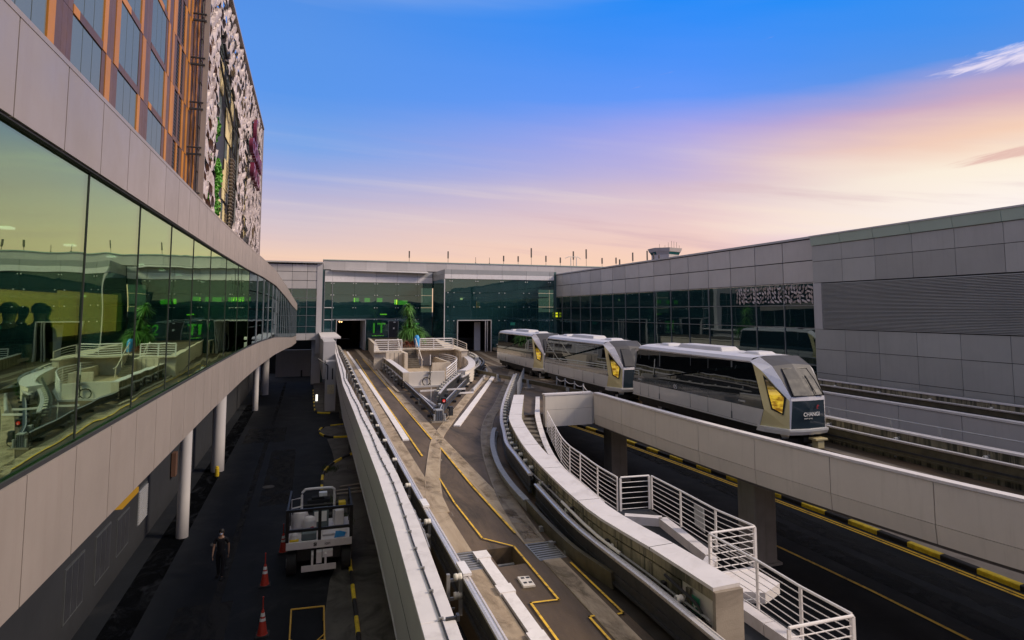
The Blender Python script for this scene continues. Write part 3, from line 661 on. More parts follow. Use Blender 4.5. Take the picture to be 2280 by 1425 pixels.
for k_, (u_, z_, r_, lb) in enumerate(((.16, .35, .018, 'thin upper cable strung in the trough left of the near guide rail'), (.30, .02, .022, 'thin lower cable lying in the trough left of the near guide rail'))):
    tag(obj('trough_cable', MB().tube([(xat(LI, y) + u_ + .012 * math.sin(y * 1.3 + k_), y, z_ + .03 * math.sin(y * .8 + k_)) for y in [3 + i * .7 for i in range(110)]], r_, 5), 'steel'), lb, 'cable')
# small junction covers on the rail
for y in (10.9, 14.9, 7.3):
    tag(piece('rail_splice', 2.77, 2.93, y, y + .55, .81, .86, 'rail_white', None), {10.9: 'pale splice cover on the left guide rail near the steel grate', 14.9: 'pale splice cover on the left guide rail, farther up the track', 7.3: 'pale splice cover on the left guide rail at the bottom edge'}[y], 'splice cover')

# ------------------------------------------------------------ curved wall and its equipment (right of near track)
CWL = [(6.35, 8.5), (6.28, 10.3), (6.14, 12), (6.2, 13.6), (6.5, 16.4), (6.95, 19.3), (7.85, 23.3), (8.5, 25.3), (10.55, 30.7)]
CWR = [(6.74, 8.5), (6.76, 10.5), (6.84, 12.1), (6.89, 13.8), (7.0, 15.5), (7.22, 18.1), (7.83, 21.1), (8.65, 24.0), (11.06, 30.7)]
cl = [tuple(p)[:2] for p in smooth_path(CWL, .7)]; cr = [tuple(p)[:2] for p in smooth_path(CWR, .7)]
# widths follow the photograph: keep a near-constant band right of the left edge
clv = smooth_path(CWL, .7)
th = empty('curved_parapet', (7, 15, -1.1), 'curved parapet wall with smooth white top and stained concrete face beside the near track', 'parapet wall')
W_ = .50
inner = shift_path(clv, 0); outer = shift_path(clv, W_)
obj('coping', MB().sweep(clv, [(-.02, 1.06), (-.02, 1.12), (W_ + .02, 1.12), (W_ + .02, 1.06)]), 'cap_metal', th, smooth=True)
obj('coping_band', MB().sweep(clv, [(-.012, .9), (-.012, 1.058), (.04, 1.058), (.04, .9)]), 'stained_concrete', th, smooth=True)
obj('face', MB().sweep(clv[1:], [(0.0, -.4), (0.0, .858), (W_, .858), (W_, -.4)]), 'stained_concrete', th, smooth=True)
obj('back_face', MB().sweep(clv, [(.05, -1.75), (.05, 1.057), (W_ - .01, 1.057), (W_ - .01, -1.75)]), 'cream_panel', th, smooth=True)
obj('end_post', MB().box(6.33, 6.87, 8.44, 8.52, -1.7, 1.058), 'pale_concrete', th)
for p, d in along(clv, 3.0, 1.2): obj('coping_joint', MB().obox(p + Vector((d.y * W_ / 2, -d.x * W_ / 2, 1.10)), (W_ + .05, .012, .046), Matrix.Rotation(math.atan2(d.y, d.x) - math.pi / 2, 3, 'Z')), 'joint_dark', th)
# pilasters on the face
for p, d in along(clv, 1.15, .5):
    a = math.atan2(d.y, d.x) - math.pi / 2
    mb = MB().obox(p + Vector((-math.cos(a) * .012, -math.sin(a) * .012, .4)), (.05, .10, .9), Matrix.Rotation(a, 3, 'Z')); obj('rib', mb, 'stained_concrete', th)
guide_rail('dark guide rail on brackets along the stained face of the curved parapet wall', [(5.95, 3), (6.0, 8), (6.02, 10), (5.98, 12), (6.02, 13.6), (6.3, 16.4)], 1, 2.4, 1.0, z=.62)
gr2 = guide_rail('curving white guide rail crowded with insulators outside the branch track', [(6.35, 17.0), (6.72, 19.4), (7.0, 21.2), (7.6, 23.4), (8.2, 25.6), (9.4, 29.2), (11.2, 34.0), (13.4, 39.6), (15.0, 43.6)], 1, .85, .2, z=.75, step=.5)
# conduit on the face
pp = shift_path(clv, -.10); obj_path = [Vector((p.x, p.y, .72 + .10 * math.sin(p.y * .55))) for p in pp]
th2 = empty('conduit', (6.3, 12, .8), 'pale curving conduit fixed along the stained face of the curved parapet wall', 'pipe')
obj('pipe', MB().tube(obj_path, .022, 6), 'steel', th2, smooth=True)
obj('cable', MB().tube([p + Vector((.03, 0, -.09)) for p in obj_path], .012, 5), 'black', th2, smooth=True)
for p, d in along(obj_path, 1.9, .6): obj('clamp', MB().obox(p + Vector((.03, 0, -.02)), (.10, .07, .16), Matrix.Rotation(math.atan2(d.y, d.x), 3, 'Z')), 'black', th2)
obj('coupling', MB().tube([p + Vector((-.006, 0, 0)) for p in obj_path[3:8]], .035, 7), 'insulator', th2)
# emergency sign and drooping cable near the wall end
th2 = empty('emergency_sign', (6.25, 9.1, .1), 'small green emergency arrow sign on the end of the stained curved wall', 'sign')
obj('board', MB().box(6.285, 6.305, 8.82, 9.02, .42, .80), 'green_sign', th2)
obj('arrow', MB().add([(6.28, 8.87, .65), (6.28, 8.97, .65), (6.28, 8.92, .60), (6.28, 8.92, .70), (6.28, 8.97, .62), (6.28, 8.97, .68), (6.28, 8.99, .65)], [(3, 6, 2), (0, 1, 5)]), 'white_band', th2)
tag(obj('cable_loop', MB().tube(smooth_path([(6.2, 9.7, .86), (6.22, 9.3, .8), (6.24, 8.8, .72), (6.26, 8.62, .45), (6.26, 8.6, .0), (6.26, 8.62, -.5)], .1), .028, 6), 'black', smooth=True), 'thick black cable drooping off the end of the stained curved wall', 'cable')
# curved switch beam with toothed edge
bp = smooth_path([(8.15, 26.4), (7.75, 25.4), (7.0, 23.0), (6.38, 20.3), (6.05, 18.0), (5.92, 16.2)], .3)
th2 = empty('switch_beam', (6.4, 20, 0), 'curved steel switch beam with a toothed edge beside the curving pad', 'steel beam')
obj('web', MB().sweep(bp, [(-.05, .0), (-.05, .28), (-.09, .28), (-.09, .32), (.09, .32), (.09, .28), (-.01, .28), (-.01, 0)]), 'steel', th2, smooth=True)
tm = mesh_of('tooth', MB().box(-.05, .05, -.045, .045, .0, .16), 'steel')
for p, d in along(bp, .24, .1): shared('tooth', tm, p + Vector((-.12 * d.y * -1 * -1, .12 * d.x * -1 * -1, 0)) * 1.0, th2, (0, 0, math.atan2(d.y, d.x) - math.pi / 2))
bp2 = smooth_path([(5.92, 16.1), (5.80, 14.2), (5.78, 12.6), (5.95, 11.2)], .4)
tag(obj('switch_plate', MB().sweep(bp2, [(-.03, .0), (-.05, .34), (.05, .34), (.05, .30), (.01, .0)]), 'rusty_beam', smooth=True), 'olive brown movable steel plate continuing the curved switch beam', 'steel beam')
for i, (x, y) in enumerate(((5.86, 14.75), (5.72, 13.75), (5.9, 13.25))):
    mb = MB().tube([(x - .12, y - .1, .06), (x + .2, y + .05, .07), (x + .45, y, .05)], .025, 6).box(x - .15, x - .05, y - .15, y - .05, 0, .12).box(x + .05, x + .15, y, y + .08, 0, .1)
    tag(obj('switch_linkage', mb, 'steel'), ('steel linkage rod behind the right grate, farthest of three', 'steel linkage rod right beside the right grate, middle of three', 'steel linkage rod by the switch plate, nearest of three')[i], 'linkage')

# ------------------------------------------------------------ apex guide rails (the V) 
def vbeam(label, pts, inner_side):
    path = smooth_path([(x, y, 0) for x, y in pts], .8)
    th = empty('guide_rail', path[0], label, 'guide rail')
    obj('guide_beam', MB().sweep(path, [(-.05, .18), (-.09, .18), (-.09, .22), (-.02, .24), (-.02, .46), (-.09, .48), (-.09, .52), (.09, .52), (.09, .48), (.02, .46), (.02, .24), (.09, .22), (.09, .18)]), 'dark_steel', th)
    obj('edge_strip', MB().sweep(path, rect(-.06, -.02, .522, .545)), 'rail_metal', th)
    for p, d in along(path, 2.4, 1.0):
        a = math.atan2(d.y, d.x) - math.pi / 2
        obj('foot', MB().obox(p + Vector((-math.sin(a) * 0, 0, .08)), (.5, .14, .12), Matrix.Rotation(a, 3, 'Z')).obox(p + Vector((0, 0, .22)), (.06, .1, .3), Matrix.Rotation(a, 3, 'Z')), 'dark_steel', th)
    return th
vbeam('black guide rail forming the left arm of the V between the two tracks', [(6.25, 30.4), (6.42, 34), (6.72, 44.5), (7.1, 60), (7.3, 70)], 1)
VR = [(6.55, 30.5), (7.1, 32.6), (9.1, 38.0), (12.2, 46.2), (15.4, 54.2), (17.0, 59), (18.0, 64), (18.2, 67)]
vbeam('black guide rail forming the right arm of the V beside the branch track', VR, -1)
guide_rail('white conductor rail with insulators along the right arm of the V', [(7.2, 34.2), (8.9, 39.2), (11.8, 46.6), (15.0, 54.8), (16.5, 59.4), (17.4, 64), (17.6, 67)], -1, 1.1, .3, z=.85, step=.6)
guide_rail('white conductor rail hooking from the right V arm back to the curved pale wall', [(10.6, 42.6), (11.6, 44.6), (13.3, 48.9), (15.0, 53.2), (16.2, 58.2), (16.9, 64)], -1, 1.2, .3, z=.78, step=.6)
guide_rail('silver conductor rail with insulators below the pale wall of the left V arm', [(6.60, 44.5), (6.9, 56), (7.1, 66)], -1, 2.8, .6, z=.62, step=2)
# apex box and signal
th = empty('switch_machine', (6.4, 30.3, 0), 'grey steel switch machine at the point of the V between the tracks', 'switch machine')
obj('base_plate', MB().box(5.98, 6.85, 30.1, 30.55, 0, .06), 'pale_concrete', th)
obj('casing', MB().box(6.2, 6.58, 30.2, 30.6, .06, .62).box(6.08, 6.17, 30.15, 30.3, .06, .4).box(6.62, 6.7, 30.15, 30.3, .06, .4), 'pipe_grey', th, bevel=.02)
for x in (6.24, 6.34, 6.44, 6.52): piece('fin', x, x + .025, 30.16, 30.199, .1, .58, 'dark_steel', th)
obj('hose', MB().tube(smooth_path([(6.1, 30.2, .7), (5.95, 30.2, .5), (5.93, 30.2, .2), (6.05, 30.2, .08)], .1), .02, 5).tube(smooth_path([(6.7, 30.2, .7), (6.86, 30.2, .5), (6.88, 30.2, .2), (6.75, 30.2, .08)], .1), .02, 5), 'black', th)
th = empty('signal_light', (6.75, 30.9, .0), 'small track signal showing a red light at the point of the V', 'signal')
obj('post', MB().box(6.72, 6.78, 30.95, 31.0, 0, .8), 'steel', th)
hd = obj('housing', MB().box(6.62, 6.88, 30.84, 30.98, .80, 1.12), 'black', th, bevel=.02)
obj('lens', MB().cyl((6.75, 30.81, .96), .075, .03, 'y', 14), 'signal_red', hd)
obj('arrow', MB().add([(6.72, 30.805, .91), (6.78, 30.805, .91), (6.75, 30.805, 1.01)], [(0, 1, 2)]), 'white_band', hd)
for i, (x, y) in enumerate(((7.25, 34.3), (6.45, 36), (8.2, 36.7), (7.0, 33.0), (7.35, 31.8))):
    tag(obj('equipment_box', MB().box(x - .10, x + .10, y - .10, y + .10, .0, .5 if i != 1 else .35).box(x - .16, x + .16, y - .02, y + .02, .36, .40), 'pipe_grey' if i % 2 else 'dark_steel', bevel=.01),
        ('dark equipment box on the right V arm just behind the signal', 'low grey equipment box on the left V arm', 'dark equipment box on the right V arm, farthest from the signal', 'grey equipment box between the V arms behind the signal', 'dark equipment box close beside the signal')[i], 'equipment box')
tag(obj('crossbar', MB().obox((8.3, 38.2, .55), (3.0, .07, .10), Matrix.Rotation(R(4), 3, 'Z')), 'cap_metal'), 'white bar spanning between the two arms of the V', 'bar')
tag(obj('cable_duct', MB().obox((6.95, 37.6, .18), (.17, 6.4, .1), Matrix.Rotation(R(1), 3, 'Z')), 'cover_plate'), 'short white cable duct lying inside the V behind the signal', 'cable duct')
for i, (x, y, l) in enumerate(((9.6, 39.6, 1.2), (4.9, 0, 0))):
    if l: tag(obj('cable_duct', MB().obox((x + .5, y, .10), (l, .14, .1), Matrix.Rotation(R(2), 3, 'Z')), 'cover_plate'), 'short pale duct crossing under the right arm of the V', 'cable duct')
# kerb line left of the left arm
tag(obj('concrete_edge', MB().sweep([(6.6, 70, 0), (6.3, 58, 0), (5.95, 46, 0), (5.95, 41.5, 0), (6.7, 41.3, 0)], rect(-.09, .09, 0, .12)), 'pale_concrete'), kind='structure')
tag(obj('branch_edge', MB().sweep(smooth_path([(10.9, 40.6, 0), (12.9, 45.7, 0), (15.2, 51.8, 0), (16.0, 54.8, 0)], .8), [(-.1, 0), (-.08, .16), (-.03, .2), (.03, .2), (.08, .16), (.1, 0)]), 'outer_wall', smooth=True), kind='structure')

# ------------------------------------------------------------ court, stair and terrace between the tracks
TZ, TY = 1.75, 58.2
th = empty('terrace', (10, 62, 0), 'cream concrete terrace with a central stair between the two tunnel tracks', 'terrace')
tm = MB().prism([(6.0, TY + .4), (8.68, TY + .4), (8.68, 61.8), (10.55, 61.8), (10.55, 61.2), (14.3, 61.2), (14.3, TY - .6), (14.9, TY - .6), (17.2, 87.9), (8.2, 87.9), (7.4, 72)], .01, TZ - .12)
obj('base', tm, 'court_concrete', th)
obj('slab', MB().prism([(5.95, TY), (8.75, TY), (8.75, 61.75), (10.5, 61.75), (10.5, TY + 1.6), (14.1, TY + 1.6), (14.1, TY - .7), (15.0, TY - .7), (17.3, 87.85), (8.1, 87.85), (7.35, 72)], TZ - .118, TZ), 'court_concrete', th, bevel=.02)
for k in range(10):
    z = TZ - .175 * (k + 1); y1 = 61.75 - .34 * k
    obj('step', MB().box(8.78, 10.47, y1 - .36, y1, .0, z + .0), 'wood_step', th)
obj('stair_wall', MB().box(8.45, 8.76, 55.6, 61.6, 0, 1.72).box(6.9, 8.44, 56.6, 56.9, 0, 1.72), 'court_concrete', th, bevel=.01)
for x in (7.25, 7.65, 8.05): piece('groove', x, x + .025, 56.585, 56.6, .1, 1.7, 'joint_dark', th)
tag(obj('terrace_paving', MB().prism([(6.6, TY + .9), (8.6, TY + .9), (8.6, 62.2), (13.6, 62.2), (16.2, 80), (17.0, 87.6), (8.4, 87.6), (7.7, 72)], TZ + .004, TZ + .012), 'deck'), kind='structure')
th = empty('court_wall', (8.3, 44.5, 0), 'cream low wall across the front of the sunken court, below the hose coil', 'low wall')
obj('front', MB().box(7.08, 9.78, 44.45, 44.65, -.02, 1.1), 'cream_panel', th, bevel=.01)
obj('ledge', MB().prism([(7.0, 44.1), (9.9, 44.1), (11.9, 49.2), (13.4, 54.7), (13.1, 54.9), (11.5, 49.6), (9.75, 44.66), (7.0, 44.44)], -.02, .12), 'outer_wall', th)
th = empty('court_wall', (6.85, 50, 0), 'straight pale wall with a white top between the left track and the court', 'low wall')
pth = [(6.86, 44.3, 0), (7.0, 50, 0), (7.26, 66, 0)]
obj('coping', MB().sweep(pth, rect(-.24, .24, 1.06, 1.12)), 'cap_metal', th)
obj('body', MB().sweep([(6.866, 44.36, 0), (7.0, 50, 0), (7.26, 65.9, 0)], rect(-.2, .2, -.02, 1.058)), 'stained_concrete', th)
obj('end_face', MB().box(6.64, 7.06, 44.28, 44.35, -.02, 1.055), 'court_concrete', th)
th = empty('court_wall', (15, 55, 0), 'curved cream wall with a white top between the court and the right tunnel track', 'low wall')
cwp = smooth_path([(11.1, 44.4), (12.0, 46.0), (13.3, 49.8), (14.25, 54), (14.95, 59), (15.3, 66), (15.4, 72)], .7)
obj('coping', MB().sweep(cwp, rect(-.3, .3, 1.06, 1.12)), 'cap_metal', th, smooth=True)
obj('body', MB().sweep(cwp, rect(-.24, .24, -.02, 1.058)), 'cream_panel', th, smooth=True)
tag(obj('court_floor', MB().prism([(7.2, 44.6), (10.2, 44.6), (14.3, 58), (14.5, 61.5), (7.2, 61.5)], .005, .03), 'pad'), kind='structure')
tag(obj('planter_wall', MB().box(10.6, 12.3, 53.4, 53.6, .03, .95).box(12.15, 12.35, 53.61, 60.9, .03, .95), 'court_concrete', bevel=.01), 'short pale wall inside the sunken court beside the curved railing', 'low wall')
# hose coil and pole on court wall
import itertools
th = empty('hose_coil', (8.6, 44.4, .6), 'round black hose coil hanging on a pole in front of the cream court wall', 'hose')
ring = [(8.38 + .28 * math.cos(a), 44.36 + .01 * math.sin(3 * a), .40 + .30 * math.sin(a)) for a in [i * 2 * math.pi / 24 for i in range(25)]]
obj('coil', MB().tube(ring, .035, 6), 'rubber', th, smooth=True)
obj('hose', MB().tube(smooth_path([(8.62, 44.36, .55), (8.66, 44.36, .9), (8.64, 44.36, 1.35), (8.66, 44.38, 1.6)], .15), .04, 6).tube([(8.62, 44.36, .55), (8.68, 44.34, .12)], .025, 6), 'rubber', th, smooth=True)
obj('valve', MB().box(8.5, 8.8, 44.3, 44.4, 1.0, 1.05), 'steel', th)
tag(obj('pole', MB().tube([(8.66, 44.42, 1.0), (8.66, 44.42, 2.35)], .035, 8), 'rail_white'), 'slim white pole standing above the black hose coil', 'pole')
tag(obj('pole', MB().tube([(6.95, 35.3, .1), (6.95, 35.3, 1.1)], .02, 6), 'rail_white'), 'thin white stake standing inside the V below the hose coil', 'pole')

# ------------------------------------------------------------ railings
def railing(name, label, tops, h, bars, mat='rail_white', posts=None, rt=.03, rb=.012, closed_ends=True, flat=True, group=None, sm=False):
    P = [Vector(p) for p in tops]; th = empty(name, P[0] - Vector((0, 0, h)), label, 'railing', group)
    C = smooth_path([tuple(p) for p in P], .5) if sm else P
    obj('handrail', MB().tube(C, rt, 8), mat, th, smooth=True)
    for k in range(bars):
        dz = -h * (k + 1) / (bars + .35)
        obj('bar', MB().tube([p + Vector((0, 0, dz)) for p in C], rb, 5), mat, th)
    for i, p in enumerate(P if posts is None else [Vector(q) for q in posts]):
        a_ = P[min(i + 1, len(P) - 1)] - P[max(i - 1, 0)] if posts is None else Vector((0, 1, 0))
        an = math.atan2(a_.y, a_.x)
        obj('post', MB().obox(p + Vector((0, 0, -h / 2 - .01)), (.07, .035, h - .02), Matrix.Rotation(an, 3, 'Z')), mat, th)
    return th
railing('walkway_railing', 'long curving white railing beside the lower walkway right of the curved parapet', [(12.24, 30.2, 0.25), (12.0, 29.0, 0.0), (11.45, 27.19, 0), (10.82, 25.07, 0), (10.41, 23.21, 0), (10.28, 21.93, 0), (10.05, 19.98, 0), (10.0, 18.43, 0)], 1.1, 7, sm=True)
railing('walkway_railing', 'short white cross railing panel at the first bay of the walkway', [(10.10, 18.38, 0), (11.14, 18.28, 0)], 1.1, 6)
railing('walkway_railing', 'white railing along the outer edge of the middle walkway bay', [(11.19, 18.2, 0), (11.14, 16.46, 0), (11.04, 14.63, 0), (11.16, 13.22, 0)], 1.1, 7)
railing('walkway_railing', 'white cross railing where the middle walkway bay ends', [(11.14, 13.16, 0), (9.76, 13.16, 0)], 1.1, 6)
railing('walkway_railing', 'white railing along the near walkway bay, falling to the bottom right', [(9.70, 13.12, 0), (9.70, 11.43, 0), (9.63, 10.1, 0), (9.67, 8.92, 0)], 1.1, 7)
railing('walkway_railing', 'white cross railing at the near end of the walkway, bottom edge', [(9.64, 8.86, 0), (8.2, 8.9, 0)], 1.1, 6)
# notice sheet tied to railing
tag(obj('notice_board', MB().add([(11.10, 15.72, -.16), (11.12, 15.28, -.2), (11.12, 15.25, -.86), (11.10, 15.7, -.78), (11.12, 15.72, -.16), (11.14, 15.28, -.2), (11.14, 15.25, -.86), (11.12, 15.7, -.78)], [(0, 1, 2, 3), (7, 6, 5, 4), (0, 4, 5, 1), (1, 5, 6, 2), (2, 6, 7, 3), (3, 7, 4, 0)]), 'pipe_grey'), 'small grey sheet hung on the white walkway railing of the middle bay', 'sheet')
# court railings (curved ladder like)
railing('court_railing', 'curved pale ladder-like railing on the edge of the sunken court', [(9.95, 44.7, 1.25), (11.0, 47.3, 1.35), (12.1, 50.4, 1.4), (12.9, 54.2, 1.35), (13.2, 58.2, 1.25), (12.8, 61.0, 1.2)], 1.2, 6, rt=.05, rb=.03, sm=True)
railing('terrace_railing', 'pale terrace railing left of the stair in front of the palm', [(6.05, TY + .1, TZ + 1.05), (7.3, TY + .1, TZ + 1.05), (8.6, TY + .1, TZ + 1.05)], 1.05, 5, 'rail_white', rt=.055, rb=.03)
railing('terrace_railing', 'pale terrace railing right of the stair with a yellowish top rail', [(10.6, TY + 1.6, TZ + 1.05), (12.0, TY + 1.6, TZ + 1.05), (13.9, TY + 1.6, TZ + 1.05)], 1.05, 5, 'rail_white', rt=.055, rb=.03)
railing('terrace_railing', 'pale terrace railing turning back towards the right tunnel', [(14.0, TY + 1.5, TZ + 1.05), (14.9, TY - .3, TZ + .6)], .9, 4, 'cream_panel', rt=.04, rb=.02)
for i, x in enumerate((8.72, 10.52)):
    th = empty('stair_handrail', (x, 58, 0), ('left', 'right')[i] + ' sloping handrail of the terrace stair', 'handrail')
    obj('rail', MB().tube([(x, 62, TZ + 1.0), (x, 58.2, .95), (x, 57.6, .9)], .045, 7), 'cream_panel', th)
    for y, z0, z1 in ((61.6, TZ, TZ + .95), (59.9, .8, 1.75), (58.1, .05, .92)): obj('post', MB().tube([(x, y, z0), (x, y, z1)], .035, 6), 'cream_panel', th)
# green plaza lamps/palm etc.
def person_like_blue():
    tag(obj('water_cooler_bin', MB().lathe([(.28, 0), (.3, .1), (.3, .9), (.22, 1.15), (.1, 1.25)], (11.1, 64.5, TZ), 12), 'blue_thing', smooth=True), 'bright blue rounded drum standing right of the palm on the terrace', 'drum')
person_like_blue()
# palm
th = empty('palm_tree', (10.9, 68, TZ), 'green spiky yucca palm standing on the terrace in front of the glass facade', 'palm')
obj('trunk', MB().tube([(10.9, 68, TZ), (10.85, 68, TZ + 1.6), (10.7, 68, TZ + 3.2), (10.65, 68, TZ + 4.2)], .16, 8, .09), 'trunk', th)
def tuft(name, c, n, L, mat, parent, down=-.4, w=.075, up=1.2, seg=4):
    mb = MB()
    for i in range(n):
        az = random.random() * 6.283; el = random.uniform(down, up); l = L * random.uniform(.7, 1.1)
        d = Vector((math.cos(az) * math.cos(el), math.sin(az) * math.cos(el), math.sin(el))); p = Vector(c); side = Vector((-d.y, d.x, 0)).normalized() * w
        vs = []; 
        for k in range(seg + 1):
            t_ = k / seg; q = p + d * l * t_ + Vector((0, 0, -.55 * l * t_ * t_)); ww = side * (1 - t_) ** .7
            vs += [q - ww, q + ww]
        mb.add(vs, [(2 * k, 2 * k + 1, 2 * k + 3, 2 * k + 2) for k in range(seg)])
    return obj(name, mb, mat, parent)
for c, n, L in (((10.65, 68, TZ + 4.3), 150, 1.15), ((10.8, 67.8, TZ + 3.0), 120, 1.2), ((11.1, 67.6, TZ + 1.9), 220, 1.7), ((11.9, 67.7, TZ + 1.5), 180, 1.5), ((10.3, 67.7, TZ + 1.7), 160, 1.4)):
    tuft('crown', c, n, L, 'palm_leaf', th, down=-.9)
th = empty('red_bush', (10.0, 64.5, TZ), 'low reddish brown bush at the foot of the palm behind the terrace railing', 'bush')
for c in ((9.3, 64.8, TZ + .2), (10.0, 64.4, TZ + .25), (10.7, 64.8, TZ + .2), (11.5, 65.6, TZ + .2)):
    tuft('foliage', c, 190, .95, 'red_leaf', th, down=.1, w=.035, up=1.4)

# ------------------------------------------------------------ train guideway parapets
GP = [(17.2, 3), (16.55, 8.5), (16.05, 11.5), (15.55, 15.5), (15.2, 20), (15.05, 25), (15.02, 30.2)]
gp = [(x, y) for x, y in [tuple(p)[:2] for p in smooth_path(GP, 1.)]]
th = empty('guideway_parapet', (15.5, 20, -.6), 'long pale panelled parapet of the train guideway in front of the trains', 'parapet wall')
gpv = smooth_path(GP, .5)
cuts = along(gpv, 3.02, 0.8)
def subpath(pa, s0, s1):
    out = []; acc = 0
    for a, b in zip(pa, pa[1:]):
        L = (b - a).length
        if acc + L > s0 and acc < s1:
            t0 = max(0, (s0 - acc) / L); t1 = min(1, (s1 - acc) / L)
            if not out: out.append(a.lerp(b, t0))
            out.append(a.lerp(b, t1))
        acc += L
    return out
Ltot = sum((b - a).length for a, b in zip(gpv, gpv[1:])); s = Ltot; k = 0
while s > .3:
    s0 = max(0, s - 3.05)
    sp = subpath(gpv, s0 + .012, s - .012)
    obj('panel', MB().sweep(sp, rect(0.0, .05, -.08, 1.02)), 'cream_panel', th)
    obj('lower_panel', MB().sweep(sp, [(.0, -.095), (.05, -.095), (.10, -.60), (.05, -.60)]), 'cream_panel', th)
    s = s0
obj('coping', MB().sweep(gpv, rect(-.035, .27, 1.04, 1.12)), 'cap_metal', th)
obj('core', MB().sweep(gpv, [(.052, -.10), (.052, 1.038), (.24, 1.038), (.24, -.10)]), 'joint_dark', th)
obj('inner_face', MB().sweep(gpv, rect(.242, .26, -.1, 1.036)), 'dark_metal_wall', th)
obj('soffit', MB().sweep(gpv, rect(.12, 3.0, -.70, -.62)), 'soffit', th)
th = empty('guideway_parapet', (13.6, 30.4, -.6), 'square pale end panel of the train guideway facing the near track', 'parapet wall')
obj('panel', MB().box(12.2, 14.985, 30.35, 30.41, .28, 1.04), 'cream_panel', th)
obj('lower_panel', MB().box(12.2, 14.985, 30.35, 30.41, -.62, .268), 'cream_panel', th)
obj('core', MB().box(12.2, 15.2, 30.412, 30.7, -.6, 1.035), 'cream_panel', th)
obj('coping', MB().box(12.15, 15.0, 30.32, 30.72, 1.042, 1.12), 'cap_metal', th)
# far parapet of the train guideway + rails
th = empty('guideway_parapet', (21.4, 20, -.6), 'stained far parapet with a white top behind the front train', 'parapet wall')
fp = smooth_path([(22.3, 3), (21.75, 10), (21.4, 16), (21.3, 24), (21.3, 56), (22.2, 66), (24.6, 79)], 1.5)
obj('coping', MB().sweep(fp, rect(-.04, .30, .98, 1.05)), 'cap_metal', th)
obj('face', MB().sweep(fp, rect(0, .25, -.6, .978)), 'stained_concrete', th)
railing('guideway_handrail', 'low thin metal handrail behind the white topped parapet at the right', [tuple(Vector((p[0] + .5, p[1], 1.35))) for p in fp[::2][:22]], .5, 1, 'pipe_grey', rt=.025, rb=.02)
guide_rail('white guide rail fixed to the stained far parapet right of the front train', [(21.95, 3), (21.4, 10), (21.05, 16), (20.95, 24), (20.95, 55)], 1, 3.1, 1.3, z=.72, web='rusty_beam', step=1.5)
# far guideway (next to the terminal)
th = empty('guideway_parapet', (27.4, 30, -.6), 'grey panelled parapet of the second guideway behind the train guideway', 'parapet wall')
for y in range(4, 79, 3):
    piece('panel', 27.38, 27.43, y + .012, y + 2.988, -.65, .98, 'outer_wall', th)
obj('coping', MB().box(27.34, 27.7, 3, 79.4, 1.0, 1.09), 'cap_metal', th)
obj('core', MB().box(27.435, 27.66, 3, 79.4, -.6, .998), 'joint_dark', th)
th = empty('guideway_parapet', (32.3, 30, 0), 'dark stained wall with thin white top rail at the foot of the grey terminal', 'parapet wall')
obj('coping', MB().box(32.2, 32.45, 3, 79.4, 1.02, 1.09), 'cap_metal', th)
obj('face', MB().box(32.24, 32.42, 3, 79.4, 0, 1.018), 'stained_concrete', th)
guide_rail('guide rail with insulators on the dark wall below the terminal', [(31.9, 3), (31.9, 79)], 1, 3.1, .8, z=.75, web='rusty_beam', step=3)
# pillars below the guideway
for x, y, w, lb in ((17.3, 20.3, 1.05, 'square grey pillar under the train guideway, nearer and taller in view'), (17.6, 32.6, 1.05, 'square grey pillar under the train guideway near the pale end panel')):
    th = empty('pillar', (x, y, RZ), lb, 'pillar')
    obj('shaft', MB().box(x - w / 2, x + w / 2, y - .5, y + .5, RZ, -.70), 'pillar_concrete', th, bevel=.04)
    obj('footing', MB().box(x - w / 2 - .12, x + w / 2 + .12, y - .62, y + .62, RZ, RZ + .12), 'pillar_concrete', th)
# pillars below the left guideway
for i, y in enumerate((17, 31, 45.5, 59)):
    if i in (0,): continue
    tag(obj('pillar', MB().box(3.0, 4.1, y - .5, y + .5, RZ, -.74), 'verge_concrete', bevel=.04), 'dark concrete pillar under the left guideway, ' + ('', 'nearest of three', 'middle of three', 'farthest of three')[i], 'pillar')
# walkway slab and stair beside the curved wall
tag(obj('walkway', MB().prism([(6.95, 9.2), (7.05, 15), (7.35, 18.5), (8.0, 21.3), (8.3, 22.6), (10.2, 22.6), (10.1, 18.6), (11.2, 18.4), (11.1, 14.8), (9.9, 13.2), (9.9, 9.2)], -1.35, -1.15), 'dark_metal_wall'), kind='structure')
tag(obj('lower_walkway', MB().prism([(6.9, 2), (6.95, 9.19), (9.9, 9.19), (9.9, 2)], -1.5, -1.28), 'dark_metal_wall'), kind='structure')
for i in range(4):
    mb = MB().box(7.4, 10.2, 9.9 + i * 2.1, 9.93 + i * 2.1, -1.149, -1.14); o = obj('walkway_joint', mb, 'pipe_grey'); o['kind'] = 'structure'
th = empty('walkway_stair', (9.8, 26, -1.15), 'grey brown steps descending between the curved parapet and the white railing', 'stair')
wc = smooth_path([(8.9, 22.6), (9.45, 24.6), (10.1, 27.2), (10.9, 30.2)], .4)
for i, (p, d) in enumerate(along(wc, .62, 0)):
    a = math.atan2(d.y, d.x) - math.pi / 2; zt = -1.1 + .0885 * i * 1.0
    obj('step', MB().obox(p + Vector((0, .2, zt - .35)), (1.15, .60, .7), Matrix.Rotation(a, 3, 'Z')), 'wood_step', th)
th = empty('cable_tray', (10.3, 25, -.9), 'pale cable tray with plate joints between the steps and the curving white railing', 'cable tray')
tp = smooth_path([(13.95, 36.0, .16), (12.7, 32.8, .16), (11.6, 30.0, .16), (11.25, 28.9, -.02), (10.75, 27.0, -.42), (10.15, 24.6, -.62), (9.8, 22.6, -.72), (9.7, 20.8, -.80), (9.6, 18.8, -.88)], .5)
